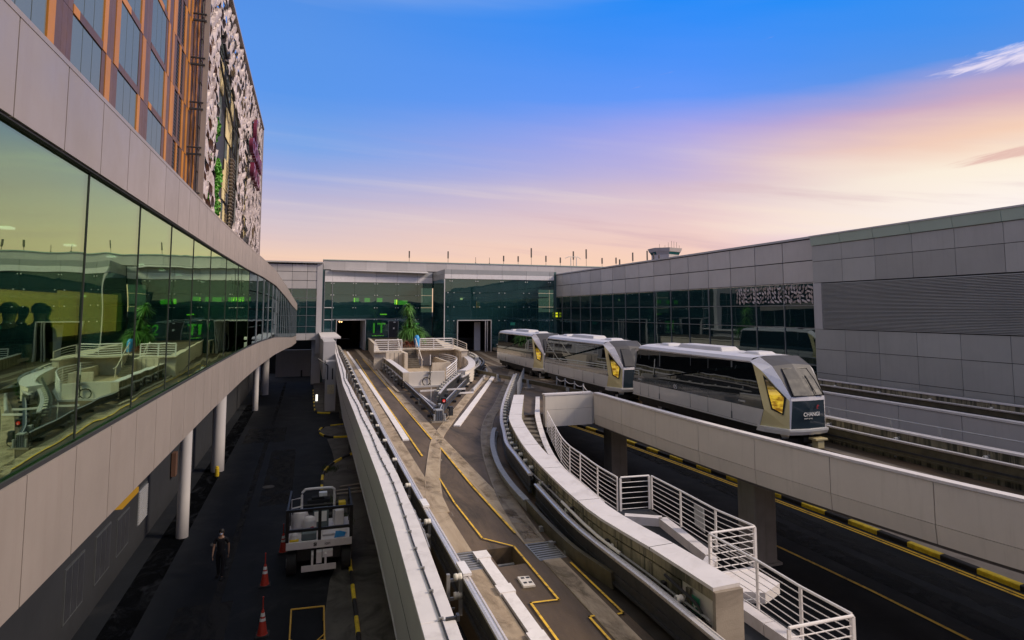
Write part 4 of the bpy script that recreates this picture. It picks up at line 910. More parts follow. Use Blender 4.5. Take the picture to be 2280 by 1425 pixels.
for a, b in zip(tp[::2], tp[2::2]): obj('plate', MB().sweep([a, b.lerp(a, .03)], rect(-.13, .13, -.25, .0)), 'cap_metal', th)
obj('end_plate', MB().sweep([tp[-2], tp[-1]], rect(-.128, .128, -.25, -.004)), 'cap_metal', th)
th = empty('walkway_kerb', (10.2, 15, -1.15), 'pale low kerb bounding the middle walkway bay', 'kerb')
kp = [Vector(p) for p in ((9.75, 17.5, -.9), (10.75, 16.9, -.9), (10.35, 13.9, -.9), (9.55, 13.2, -.9), (9.3, 12.0, -.9), (9.3, 9.3, -.9))]
for a, b in zip(kp, kp[1:]):
    n = max(1, int((b - a).length / 1.0))
    for k in range(n): obj('block', MB().sweep([a.lerp(b, k / n + .004), a.lerp(b, (k + 1) / n - .004)], rect(-.14, .14, -.25, 0)), 'cap_metal', th)
tag(obj('slab_corner', MB().prism([(9.75, 13.3), (11.1, 13.3), (11.1, 12.3), (10.4, 12.0), (9.8, 12.3)], -1.3, -1.05), 'cap_metal'), 'pale slab at the foot of the cross railing between the walkway bays', 'slab')
tag(obj('cable_box', MB().box(8.1, 9.05, 2.5, 9.1, -1.2, -.48), 'cap_metal', bevel=.01), 'large white topped cable box at the near end of the walkway, bottom edge', 'cable box')
tag(obj('hose_loop', MB().tube([(7.62 + .34 * math.cos(a), 8.9 + .15 * math.sin(a), -.95 + .3 * math.sin(a)) for a in [i * .35 for i in range(19)]], .035, 6), 'rubber', smooth=True), 'loop of black hose on the dark walkway at the bottom edge', 'hose')
# barrier and posts beside the second train
th = empty('barrier_beam', (16.1, 38, 0), 'dull steel barrier beam on short posts in front of the middle train car', 'barrier')
bbp = [(13.6, 49.5, .5), (14.3, 45.5, .5), (15.3, 40.4, .5), (16.2, 35.5, .5), (16.4, 33.0, .5)]
obj('beam', MB().sweep(bbp, rect(-.06, .06, -.14, .14)), 'rusty_beam', th)
for x, y in ((14.3, 45.4), (15.2, 41), (16.1, 36)):
    obj('post', MB().box(x - .14, x + .14, y - .14, y + .14, 0, .62), 'pipe_grey', th); obj('footing', MB().box(x - .35, x + .35, y - .3, y + .3, 0, .09), 'pale_concrete', th)
th = empty('rope_rail', (16.2, 36, 0), 'row of thin grey posts joined by a sagging wire beside the middle train car', 'rope rail')
rp = [Vector((16.2, 38.2, 1.0)), Vector((16.25, 36.9, 1.0)), Vector((16.2, 35.3, 1.0)), Vector((16.15, 33.9, 1.0)), Vector((15.3, 31.2, 1.05))]
wire = []
for a, b in zip(rp, rp[1:]):
    for k in range(6): t_ = k / 6; wire.append(a.lerp(b, t_) - Vector((0, 0, .12 * math.sin(math.pi * t_))))
wire.append(rp[-1]); obj('wire', MB().tube(wire, .022, 5), 'rail_white', th)
for p in rp[:-1]: obj('post', MB().tube([(p.x, p.y, 0), (p.x, p.y, 1.12)], .045, 7), 'pipe_grey', th)
# thin posts at head of curving rail
th = empty('post_row', (14.5, 43, 0), 'cluster of slim grey posts at the far end of the curving white guide rail', 'posts')
for i in range(9):
    x, y = 12.2 + i * .42, 35.9 + i * 1.02; obj('post', MB().box(x - .03 + .35, x + .03 + .35, y - .03, y + .03, 0, 1.15), 'pipe_grey', th)

# ------------------------------------------------------------ left gallery building (glazed link)
GX = -2.3
GPROF = [  # y, x, glass bottom z, glass top z, top of fascia, bottom of fascia
    (3.0, -2.3, 4.22, 7.10, 7.95, 3.10), (17.0, -2.3, 4.22, 7.10, 7.95, 3.10), (24.0, -2.24, 4.22, 7.12, 7.98, 3.10), (30.0, -2.1, 4.20, 7.15, 7.98, 3.10), (39.0, -1.95, 4.02, 7.10, 7.95, 2.95), (53.0, -1.80, 3.45, 6.65, 7.55, 2.45), (66.0, -1.60, 2.9, 6.05, 6.95, 1.95), (79.0, -1.40, 2.55, 5.6, 6.4, 1.65)]
def gp_at(y):
    for a, b in zip(GPROF, GPROF[1:]):
        if y <= b[0]:
            t_ = (y - a[0]) / (b[0] - a[0]); return [a[i] + (b[i] - a[i]) * t_ for i in range(6)]
    return list(GPROF[-1])
gal = empty('glazed_gallery', (-2.3, 20, RZ), 'long raised gallery with mauve metal fascias and a band of green glass along the left', 'building')
def quadbox(a, b, za0, za1, zb0, zb1, d0, d1):   # a,b = (x,y); d0/d1 offsets in x
    return MB().add([(a[0] + d0, a[1], za0), (b[0] + d0, b[1], zb0), (b[0] + d0, b[1], zb1), (a[0] + d0, a[1], za1), (a[0] + d1, a[1], za0), (b[0] + d1, b[1], zb0), (b[0] + d1, b[1], zb1), (a[0] + d1, a[1], za1)],
                    [(0, 1, 2, 3), (7, 6, 5, 4), (3, 2, 6, 7), (0, 4, 5, 1), (1, 5, 6, 2), (0, 3, 7, 4)])
y = 3.55; ups = [3.55]
while y < 79: y += 1.045 if y < 32 else 1.6; ups.append(min(y, 79))
for a, b in zip(ups, ups[1:]):
    A, B = gp_at(a + .009), gp_at(b - .009)
    obj('fascia_panel', quadbox((A[1], a + .009), (B[1], b - .009), A[3] + .03, A[4], B[3] + .03, B[4], .012, .05), 'fascia', gal)
y = 4.0; lows = [4.0]
while y < 79: y += 1.16 if y < 32 else 1.7; lows.append(min(y, 79))
for a, b in zip(lows, lows[1:]):
    A, B = gp_at(a + .009), gp_at(b - .009)
    obj('fascia_panel', quadbox((A[1], a + .009), (B[1], b - .009), A[5], A[2] - .03, B[5], B[2] - .03, .012, .05), 'fascia', gal)
ys = [g_[0] for g_ in GPROF]
def strip_x(k0, dz0, k1, dz1, d0, d1, mat, name, par=gal):
    for a, b in zip(GPROF, GPROF[1:]):
        obj(name, quadbox((a[1], a[0]), (b[1], b[0]), a[k0] + dz0, a[k1] + dz1, b[k0] + dz0, b[k1] + dz1, d0, d1), mat, par)
strip_x(3, .0, 4, -.02, -.2, .006, 'joint_dark', 'upper_backing')
strip_x(5, .02, 2, -.01, -.2, .006, 'joint_dark', 'lower_backing')
strip_x(4, .0, 4, .05, -.45, .055, 'fascia', 'coping')
strip_x(3, .005, 3, .025, .007, .03, 'joint_dark', 'head_trim')
strip_x(2, -.03, 2, .01, .007, .03, 'joint_dark', 'sill_trim')
mull = [3.4, 5.5, 7.6, 9.72, 11.8, 13.95, 16.3, 19.1, 22.0, 25.4]
for a, b in zip(mull, mull[1:]):
    A, B = gp_at(a + .008), gp_at(b - .008)
    obj('pane', quadbox((A[1], a + .003), (B[1], b - .003), A[2] + .0, A[3] - .0, B[2] + .0, B[3] - .0, -.03, -.015), 'gallery_glass', gal)
for m_ in mull[1:]:
    A = gp_at(m_); piece('mullion', A[1] - .035, A[1] - .004, m_ - .004, m_ + .004, A[2] + .03, A[3] - .0, 'joint_dark', gal)
m2 = [25.4 + 2.98 * i for i in range(19)]
for a, b in zip(m2, m2[1:]):
    b = min(b, 79); A, B = gp_at(a + .02), gp_at(b - .02)
    h0, h1 = A[3] - A[2], B[3] - B[2]
    for k in range(4):
        obj('pane', quadbox((A[1], a + .02), (B[1], b - .02), A[2] + h0 * k / 4 + .02, A[2] + h0 * (k + 1) / 4 - .02, B[2] + h1 * k / 4 + .02, B[2] + h1 * (k + 1) / 4 - .02, -.03, -.01), 'gallery_glass_far', gal)
    piece('mullion', B[1] - .03, B[1] + .02, b - .03, b + .03, B[2], B[3], 'mullion', gal)
# interior
floor = MB(); ceil = MB()
for a, b in zip(GPROF, GPROF[1:]):
    floor.add([(a[1] - .02, a[0], a[2] - .3), (b[1] - .02, b[0], b[2] - .3), (-8.2, b[0], b[2] - .3), (-8.2, a[0], a[2] - .3)], [(0, 1, 2, 3), (3, 2, 1, 0)])
    ceil.add([(a[1] - .02, a[0], a[3] + .1), (b[1] - .02, b[0], b[3] + .1), (-8.2, b[0], b[3] + .1), (-8.2, a[0], a[3] + .1)], [(0, 1, 2, 3)])
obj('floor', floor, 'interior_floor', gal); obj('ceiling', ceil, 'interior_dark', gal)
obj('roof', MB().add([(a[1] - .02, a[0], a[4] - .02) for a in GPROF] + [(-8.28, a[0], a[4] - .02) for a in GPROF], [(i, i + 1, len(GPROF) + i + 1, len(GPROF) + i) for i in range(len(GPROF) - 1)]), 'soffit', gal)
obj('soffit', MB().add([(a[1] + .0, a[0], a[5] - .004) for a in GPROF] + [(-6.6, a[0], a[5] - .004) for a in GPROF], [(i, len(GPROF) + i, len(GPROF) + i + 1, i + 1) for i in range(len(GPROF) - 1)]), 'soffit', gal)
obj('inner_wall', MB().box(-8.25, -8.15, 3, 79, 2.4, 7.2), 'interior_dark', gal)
obj('lit_wall_panel', MB().box(-8.14, -8.10, 19, 24.2, 4.7, 6.2).box(-8.14, -8.10, 24.3, 31, 4.7, 6.3), 'lit_wall', gal)  # wall made to glow by itself, in place of wall-wash light
obj('counter', MB().box(-4.75, -4.5, 9, 19, 3.92, 4.98).box(-4.8, -4.1, 9, 19, 4.985, 5.07), 'counter', gal)
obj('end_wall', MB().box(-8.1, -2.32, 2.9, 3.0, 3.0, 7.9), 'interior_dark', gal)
obj('near_section', MB().box(-8.1, -2.3, -7, 2.88, 3.1, 7.95), 'fascia', gal)
for k in range(10):
    piece('ceiling_light', -5.4, -5.2, 7 + k * 3.1, 7.2 + k * 3.1, 7.10, 7.14, 'lamp_dot', gal)
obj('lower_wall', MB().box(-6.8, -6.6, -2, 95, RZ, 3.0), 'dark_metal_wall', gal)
# columns
for y, cx_, cr_ in ((30.6, -5.05, .25), (42.2, -5.15, .38), (66.2, -4.85, .28), (78, -4.75, .45)):
    o = obj('column', MB().cyl((cx_, y, RZ), cr_, 7.4, 'z', 20), 'outer_wall', gal, smooth=True); o['label'] = 'round white column'
for y0, z0, z1 in ((21.5, -3.6, -2.0), (24.2, -3.6, -2.0), (26.6, -3.6, -2.2)):
    w = obj('window', MB().box(-6.6, -6.56, y0, y0 + 1.6, z0, z1), 'window_frame', gal)
    for k in range(3): piece('pane', -6.56, -6.55, y0 + .05 + k * .52, y0 + .5 + k * .52, z0 + .06, z1 - .06, 'hotel_dark', w)
w = obj('louvre', MB().box(-6.6, -6.55, 29.4, 30.9, -3.4, -1.9), 'window_frame', gal)
for k in range(14): piece('blade', -6.55, -6.50, 29.45, 30.85, -3.35 + k * .1, -3.30 + k * .1, 'pipe_grey', w)
piece('strip_light', -2.42, -2.25, 9.3, 10.1, 3.0, 3.075, 'strip_amber', gal)
# fire cabinet on wall
tag(obj('red_hydrant_box', MB().box(-6.55, -6.35, 35.8, 36.3, -3.0, -1.8), 'hotel_brown'), 'small dark red box on the dark wall behind the second white column', 'cabinet')
tag(obj('bollard', MB().cyl((-5.0, 40.9, RZ), .12, .5, 'z', 12).cyl((-5.0, 40.9, RZ + .5), .09, .1, 'z', 12), 'kerb_yellow', smooth=True), 'small yellow bollard at the foot of the white column', 'bollard')

# ------------------------------------------------------------ hotel
HX = -8.3
hot = empty('hotel', (HX, 40, RZ), 'tall brown and orange panelled hotel with grey windows rising above the gallery at left', 'building')
obj('wall', MB().box(-24, HX - .12, 6, 94.5, RZ, 32.6), 'hotel_dark', hot)
FL = 3.22; Z0 = 16.3 - 3 * FL
wm_ = {}
rnd = random.Random(3)
for fl in range(1, 8):
    z0 = Z0 + fl * FL; z1 = z0 + FL
    off = 0
    for bay in range(-3, 3):
        yb = 24.7 + bay * 5.3 + (.0)
        # window with three tall panes
        wz0, wz1 = z0 + .34, z1 - .02
        w = piece('window', HX - .10, HX - .04, yb, yb + 3.2, wz0, wz1, 'window_frame', hot)
        for k in range(3): piece('pane', HX - .035, HX - .02, yb + .04 + k * 1.06, yb + 1.04 + k * 1.06, wz0 + .04, wz1 - .04, 'hotel_glass', w)
        # spandrel: brown with a short orange length, shifting floor by floor
        cut = yb + (.6 + .9 * (fl % 3)) ; 
        piece('spandrel', HX - .10, HX + .02, yb, cut, z0 + .0, z0 + .335, 'hotel_orange' if (fl + bay) % 2 else 'hotel_brown', hot)
        piece('spandrel', HX - .10, HX + .018, cut + .006, yb + 3.2, z0 + .0, z0 + .335, 'hotel_brown', hot)
        # panels between windows
        y = yb + 3.205; ws = [.62, .45, .55, .47]; rnd.shuffle(ws)
        cols = ['hotel_brown', 'hotel_orange', 'hotel_brown', 'hotel_orange' if (fl + bay) % 3 == 0 else 'hotel_brown']
        if (fl + bay) % 2: cols = ['hotel_orange', 'hotel_brown', 'hotel_brown', 'hotel_orange' if fl % 2 else 'hotel_brown']
        for wd, c in zip(ws, cols):
            piece('cladding_panel', HX - .10, HX + (.03 if c == 'hotel_orange' else .0), y, min(y + wd - .01, yb + 5.295), z0 + .01, z1 - .01, c, hot); y += wd
    y = 24.7 + 3 * 5.3
    A_ = [(.45, 'o'), (.35, 'b'), (.8, 'l'), (.45, 'b'), (.8, 'l'), (.55, 'o'), (.9, 'b'), (.5, 'o'), (.75, 'b'), (.45, 'b'), (.6, 'o'), (.8, 'b')]
    B_ = [(.35, 'b'), (.45, 'b'), (.8, 'l'), (.45, 'o'), (.8, 'l'), (.7, 'b'), (.6, 'o'), (.7, 'b'), (.55, 'o'), (.8, 'b'), (.4, 'o'), (.8, 'b')]
    for wd, kd in (A_ if fl % 2 else B_) + [(.6, 'o'), (.9, 'b'), (.9, 'b')]:
        if kd == 'l':
            lv = piece('louvre', HX - .10, HX - .03, y, y + wd - .01, z0 + .3, z1 - .1, 'black', hot)
            for k in range(12): piece('blade', HX - .03, HX - .005, y + .03, y + wd - .04, z0 + .4 + k * .23, z0 + .46 + k * .23, 'hotel_dark', lv)
            piece('spandrel', HX - .10, HX + .01, y, y + wd - .01, z0, z0 + .29, 'hotel_brown', hot)
        else: piece('cladding_panel', HX - .10, HX + (.03 if kd == 'o' else 0), y, y + wd - .012, z0 + .01, z1 - .01, 'hotel_orange' if kd == 'o' else 'hotel_brown', hot)
        y += wd
    # dark rear facade behind the lattice with beige panels
    y = 56
    while y < 92:
        wd = rnd.choice([1.6, 2.4, 3.2])
        r_ = rnd.random()
        if r_ < .12: piece('cladding_panel', HX - .10, HX - .02, y, y + wd - .02, z0 + .3, z1 - .05, 'hotel_beige', hot)
        elif r_ < .6:
            w = piece('window', HX - .10, HX - .06, y, y + wd - .02, z0 + .3, z1 - .05, 'window_frame', hot); piece('pane', HX - .055, HX - .045, y + .05, y + wd - .07, z0 + .35, z1 - .1, 'hotel_glass', w)
        y += wd
for z in (22.9, 17.7, 12.5): piece('beige_panel', HX - .02, HX + .03, 64.4, 67.4, z, z + 3.0, 'hotel_beige', hot)
# lattice screen
SXX = -7.3
scr = empty('lattice_screen', (SXX, 75, 8), 'tall lattice of twisted pale metal petals on the hotel front with an arrow shaped opening', 'facade screen')
def inside_screen(y, z):
    if z > 32.2: return False
    # opening: apex near y 52.5 at z 28.5, widening down to y 50.5..  (left edge) and right edge
    # left edge of opening in y as function of z
    def lin(p, q, zz): return p[0] + (q[0] - p[0]) * (zz - p[1]) / (q[1] - p[1])
    if z < 28.6:
        le = 51.2; re_ = lin((53.2, 28.6), (67.3, 24.7), z) if z > 24.7 else lin((67.3, 24.7), (64.6, 9.0), z)
        if le < y < re_: return False
    if z < 26.5 and 71.8 + (z - 14) * .12 < y < 76.6: return False
    return True
def petal_mesh(seed):
    r_ = random.Random(seed); L = .80; W = .33; v = []; n = 5
    for k in range(n + 1):
        t_ = k / n; w = W * math.sin(math.pi * min(max(t_, .04), .96)) ** .8; tw = -.9 + 1.8 * t_ + r_.uniform(-.15, .15)
        for s_ in (-1, 0, 1): v.append((math.sin(tw) * w * s_ + (.10 if s_ == 0 else 0), math.cos(tw) * w * s_, (t_ - .5) * 2 * L))
    f = []
    for k in range(n):
        for j in range(2): a = 3 * k + j; f.append((a, a + 1, a + 4, a + 3))
    m = MB(); m.v = v; m.f = f; return m
pm = [mesh_of('petal', petal_mesh(i), 'petal') for i in range(4)]
cells = []
yy = 46.6; ci = 0
while yy < 95:
    z = 9.0 + (.66 if ci % 2 else 0)
    while z < 32.5:
        if inside_screen(yy, z): cells.append((yy, z))
        z += 1.32
    yy += .90; ci += 1
cells.sort(key=lambda c: -(1.0 / c[0] ** 2))
cells_vis = [c for c in cells if c[1] > 5.6 + (2.35 / 7.3) * 7.3 + 0 and (c[1] - 5.6) / 7.3 > (7.9 - 5.6) / 2.4 * .95 or True]
stuff = MB()
cnt = 0
for i, (y, z) in enumerate(cells):
    vis = (z - 5.6) / 7.3 > (7.9 - 5.6) / 2.2 * .92
    rz = random.uniform(-.6, .6); ry = random.uniform(-.55, .55)
    if vis and cnt < 298:
        o = shared('petal', pm[i % 4], (SXX + random.uniform(-.06, .06), y, z), scr, (ry, random.uniform(-.2, .2), rz)); cnt += 1
    else:
        pmv = petal_mesh(i % 4); mt = Matrix.Rotation(rz, 3, 'Z') @ Matrix.Rotation(ry, 3, 'X')
        stuff.add([Vector((SXX, y, z)) + mt @ Vector(q) for q in pmv.v], pmv.f)
o = obj('far_petals', stuff, 'petal', scr); o['kind'] = 'stuff'
# steel frame behind
fr = MB()
for y in [46.4 + i * 2.6 for i in range(19)]:
    if 51 < y < 67: continue
    fr.tube([(SXX - .45, y, 8), (SXX - .45, y, 32.4)], .05, 4)
for z in [9 + i * 1.6 for i in range(15)]:
    if z > 26.5: fr.tube([(SXX - .42, 46.2, z), (SXX - .42, 95.2, z)], .045, 4)
    else: fr.tube([(SXX - .42, 46.2, z), (SXX - .42, 51, z)], .045, 4).tube([(SXX - .42, 67.5, z), (SXX - .42, 95.2, z)], .045, 4)
tag(obj('grid_frame', fr, 'dark_steel', scr), kind='stuff')
obj('top_edge', MB().box(SXX - .5, SXX + .3, 46, 95.4, 32.75, 33.0), 'fascia', scr)
obj('end_edge', MB().box(SXX - .4, SXX + .25, 95.2, 95.4, 8, 32.74), 'petal', scr)
obj('near_edge', MB().box(SXX - .25, SXX + .1, 46, 46.12, 8, 32.74), 'fascia', scr)
for p, q in (((51.6, 28.6), (51.0, 9)), ((53.2, 28.8), (67.5, 24.7)), ((67.5, 24.7), (64.8, 9))):
    obj('opening_trim', MB().tube([(SXX - .1, p[0], p[1]), (SXX - .1, q[0], q[1])], .13, 6).tube([(SXX - .7, p[0] + .3, p[1]), (SXX - .7, q[0] + .3, q[1])], .10, 6), 'dark_steel', scr)
for z in [10 + 3.22 * i for i in range(8)]:
    obj('bracket', MB().box(HX, SXX - .1, 45.8, 45.95, z, z + .12).box(HX, SXX - .1, 45.8, 45.95, z + .5, z + .58), 'dark_steel', scr)
# ladder strip
lad = MB()
for k in range(34): lad.box(SXX - .6, SXX - .3, 65.2, 67.6, 9 + k * .36, 9.06 + k * .36)
tag(obj('ladder_rungs', lad, 'fascia', scr), kind='stuff')
# hotel sign
th = empty('hotel_sign', (SXX + .35, 80, 21), 'dark red illuminated-style hotel sign with round emblem on the lattice screen', 'sign')
obj('emblem_ring', MB().cyl((SXX + .25, 80.7, 28.0), 1.75, .35, 'x', 28), 'sign_purple', th)
obj('emblem', MB().cyl((SXX + .6, 80.7, 28.0), 1.35, .04, 'x', 28), 'hotel_brown', th)
obj('emblem_mark', MB().tube([(SXX + .66, 80.7 + .8 * math.cos(a), 28.0 + .8 * math.sin(a)) for a in [i * .42 for i in range(14)]], .12, 5), 'petal', th)
text('lettering', 'CROWNE', 2.4, 'sign_purple', th, (SXX + .5, 80.8, 24.9), (0, 1, 0), (0, 0, 1), .22, bold=.04, sx=1.3)
text('lettering', 'PLAZA', 2.4, 'sign_purple', th, (SXX + .5, 80.8, 22.3), (0, 1, 0), (0, 0, 1), .22, bold=.04, sx=1.3)
# climbing plants inside the opening
def leaves(name, c, r, n, s, mat, parent):
    mb = MB()
    for i in range(n):
        d = Vector((random.gauss(0, 1), random.gauss(0, 1), random.gauss(0, 1))).normalized() * random.random() ** .45
        p = Vector(c) + Vector((d.x * r[0], d.y * r[1], d.z * r[2]))
        if mnoise.noise(p * 1.1) < -.22: continue
        a = Vector((random.gauss(0, 1), random.gauss(0, 1), random.gauss(0, .6))).normalized() * s; b = a.cross(Vector((random.gauss(0, 1), random.gauss(0, 1), random.gauss(0, 1)))).normalized() * s * .6
        mb.add([p - a, p + b, p + a, p - b], [(0, 1, 2, 3)])
    return obj(name, mb, mat, parent)
for i, (y, z, r, h) in enumerate(((53.4, 20.6, 1.2, 1.3), (55.0, 17.2, 2.6, 1.7), (54.6, 14.4, 2.4, 1.4), (53.4, 11.6, 1.8, 1.6))):
    th = empty('balcony_plant', (-7.9, y, z - h), ('topmost small green plant in the arrow shaped opening of the screen', 'second green plant from the top in the opening of the lattice screen', 'third green plant down in the opening of the lattice screen', 'lowest green plant in the opening of the lattice screen')[i], 'plant', )
    leaves('foliage', (-7.85, y, z), (.55, r, h), 900, .2, 'leaf', th)
    obj('stem', MB().tube([(-7.9, y, z - h), (-7.88, y, z)], .05, 5), 'trunk', th)

# ------------------------------------------------------------ far link with gridded wall
lk = empty('link_building', (-4, 86, RZ), 'low link building with gridded grey panels above dark windows between gallery and tunnels', 'building')
xs = [1.66 - 1.93 * k for k in range(10)]
rows = [(11.9, 10.93), (10.9, 9.73), (9.70, 8.62)]
for a, b in zip(xs[1:], xs):
    for z1, z0 in rows: piece('panel', a + .02, b - .02, 85.96, 86.0, z0 + .02, z1 - .02, 'terminal_panel', lk)
    for z1, z0 in ((8.6, 7.33), (7.33, 6.1), (6.1, 4.96), (4.96, 3.48), (3.48, 2.58)): piece('pane', a + .03, b - .03, 85.97, 85.99, z0 + .03, z1 - .03, 'facade_glass', lk)
    piece('mullion', b - .03, b + .03, 85.93, 86.0, 2.58, 8.6, 'mullion', lk)
    piece('fascia_panel', a + .02, b - .02, 85.94, 86.0, 1.65, 2.55, 'terminal_panel', lk)
for z in (8.6, 7.33, 6.1, 4.96, 3.48, 2.58): obj('transom', MB().box(xs[-1], xs[0], 85.935, 86.0, z - .025, z + .025), 'mullion', lk)
obj('body', MB().box(xs[-1], 1.7, 86.02, 95, 1.7, 11.9), 'interior_dark', lk)
obj('roof', MB().box(xs[-1], 1.78, 85.6, 95, 12.1, 12.3), 'terminal_panel', lk)
for x in (-3.5, -2, -.5, 1): piece('roof_block', x - .3, x + .3, 86.2, 86.6, 11.9, 12.1, 'joint_dark', lk)
obj('side_pilaster', MB().box(1.0, 1.72, 85.9, 86.9, -.2, 12.0), 'outer_wall', lk)
obj('pier', MB().box(.5, 1.7, 86.9, 88, RZ, 1.64), 'outer_wall', lk)
tag(obj('low_wall', MB().box(-4.5, .5, 97.9, 98.4, RZ, -.35), 'outer_wall'), 'pale boxy wall closing the service road under the link building', 'low wall')
tag(obj('post_bollard', MB().box(-.9, -.65, 97.4, 97.6, RZ, RZ + 1.0), 'dark_steel'), 'small dark post in front of the pale wall under the link', 'bollard')
tag(obj('back_wall', MB().box(-7, 5, 104, 104.5, RZ, 1.7), 'dark_metal_wall'), 'dark wall deep in the shadow under the link building', 'wall')
# pier with notice (left of left guideway)
th = empty('service_pier', (2.0, 63, RZ), 'grey boxed pier with a yellowish notice beside the left parapet', 'pier')
obj('lower_box', MB().box(1.75, 2.75, 62.6, 64.5, RZ + .12, .6), 'outer_wall', th, bevel=.03)
obj('upper_box', MB().box(1.55, 2.8, 66, 86, -1.5, 2.4), 'outer_wall', th, bevel=.03)
obj('cap', MB().box(1.4, 3.6, 72, 87.8, 2.42, 2.62), 'cap_metal', th)
obj('notice', MB().box(1.95, 2.6, 62.56, 62.6, -2.6, -1.7), 'notice', th)
obj('pipe', MB().tube([(1.95, 62.55, -1.2), (1.95, 62.55, .2), (1.0, 62.5, .9), (.9, 62.5, .8)], .06, 6), 'dark_steel', th)
obj('slot', MB().box(2.35, 2.48, 62.57, 62.6, -1.2, -.1), 'dark_steel', th)
tag(obj('lit_bollard', MB().box(.98, 1.2, 70.0, 70.2, RZ + .12, -3.6), 'lamp_dot'), 'small glowing bollard light on the pavement behind the grey pier', 'lamp')

# ------------------------------------------------------------ tunnel terminal facade
BY_ = 80.0
tf = empty('terminal_hall', (12, 88, RZ), 'teal glass terminal front with two dark tunnel mouths', 'building')
# roof parapet band (set back)
x = 1.82
while x < 56:
    x1 = x + 2.95; piece('parapet_panel', x + .01, x1 - .01, 88.3, 88.4, 11.45, 12.72 , 'terminal_panel', tf); x = x1
obj('parapet_cap', MB().box(1.75, 57, 88.2, 88.9, 12.74, 12.86), 'pale_green_coping', tf)
obj('parapet_backing', MB().box(1.8, 57, 88.42, 90, 9.0, 12.72), 'joint_dark', tf)
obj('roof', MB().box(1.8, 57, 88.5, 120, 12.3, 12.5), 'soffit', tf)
# T1 bay
XT0, XT1 = 3.1, 17.35
obj('canopy', MB().add([(2.85, 87.55, 11.30), (16.6, 86.9, 11.05), (16.6, 88.28, 11.30), (2.85, 88.28, 11.4), (2.85, 87.55, 11.38), (16.6, 86.9, 11.12), (16.6, 88.28, 11.42), (2.85, 88.28, 11.44)], [(0, 3, 2, 1), (4, 5, 6, 7), (0, 1, 5, 4), (1, 2, 6, 5), (2, 3, 7, 6), (3, 0, 4, 7)]), 'outer_wall', tf)
jx = [2.0, 3.1 + .35, 6.4, 9.4, 12.4, 15.4, 17.35]
jx = [2.05, 3.12, 6.15, 9.15, 12.15, 15.1, 17.35]
for a, b in zip(jx, jx[1:]):
    piece('band_panel', a + .015, b - .015, 87.90, 88.2, 10.5, 11.28, 'grey_panel', tf)
    piece('light_band_panel', a + .015, b - .015, 87.88, 88.2, 9.68, 10.48, 'rail_white', tf)
PZ = 4.35
def pane(x0, x1, z0, z1, y=88.0, par=tf, m='facade_glass'):
    return piece('pane', x0 + .012, x1 - .012, y - .02, y, z0 + .012, z1 - .012, m, par)
zr = [0.0, 2.0, 4.35, 6.05, 7.85, 9.66]
for i, (a, b) in enumerate(zip(jx, jx[1:])):
    for z0, z1 in zip(zr, zr[1:]):
        aa, bb = a, b
        if z1 <= 4.36 and b > 3.7 and a < 7.75:
            if a < 3.7: bb = 3.68
            elif b > 7.75: aa = 7.78
            else: continue
        if bb - aa > .1: pane(aa, bb, z0, z1)
fit = mesh_of('spider_fitting', MB().cyl((0, -.06, 0), .058, .06, 'y', 8), 'white_band')
for xj in jx[1:-1]:
    for zj in (4.35, 6.05, 7.85, 9.5):
        for dx in (-.18, .18): shared('spider_fitting', fit, (xj + dx, 87.97, zj - .02), tf)
for xj in (2.05, 3.12): piece('corner_post', xj - .04, xj + .04, 87.9, 87.975, 0, 9.66, 'mullion', tf)
for z in (2.0, 4.35, 6.05): piece('transom', 2.05, 3.1, 87.92, 87.974, z - .05, z + .05, 'cap_metal', tf)
piece('transom', 3.13, 12.1, 87.93, 87.974, 4.36, 4.46, 'mullion', tf)
obj('corner_fill', MB().box(1.73, 2.04, 88.0, 88.25, RZ, 11.4).box(33.56, 33.98, BY_ + .05, BY_ + .2, RZ, 11.2).box(17.5, 17.56, BY_ + .3, 88.2, 0, 9.9), 'interior_teal', tf)
# portal 1
obj('portal_frame', MB().box(3.70, 3.78, 87.5, 88.1, 0, 4.33).box(7.68, 7.76, 87.5, 88.1, 0, 4.33).box(3.7, 7.76, 87.5, 88.1, 4.25, 4.34), 'outer_wall', tf)
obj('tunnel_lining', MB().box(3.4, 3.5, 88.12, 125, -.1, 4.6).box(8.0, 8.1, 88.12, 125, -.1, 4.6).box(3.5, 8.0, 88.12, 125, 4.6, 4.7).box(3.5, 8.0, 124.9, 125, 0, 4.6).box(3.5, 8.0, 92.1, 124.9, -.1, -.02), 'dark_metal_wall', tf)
obj('tunnel_lamp', MB().cyl((5.6, 118, 3.55), .12, .1, 'y', 10).cyl((6.0, 118, 3.5), .1, .1, 'y', 10), 'lamp_warm', tf)
for k in range(6): piece('wall_pier', 7.55, 7.7, 88.6 + k * 1.2, 88.75 + k * 1.2, 0, 4.2, 'outer_wall', tf)
# interior behind the T1 glass
obj('lobby_wall', MB().box(8.1, 17.2, 96.5, 96.6, 0, 9.6), 'interior_teal', tf)
obj('lobby_floor', MB().box(8.1, 34, 81.0 + 7.2, 97, -.05, TZ - .2), 'interior_floor', tf)
obj('lobby_ceiling', MB().box(2.1, 34, 88.3, 97, 9.3, 9.4).box(8.1, 17.2, 88.3, 97, 6.3, 6.4), 'interior_dark', tf)
obj('upper_wall', MB().box(2.1, 8.0, 91, 91.1, 4.7, 9.3), 'interior_teal', tf)
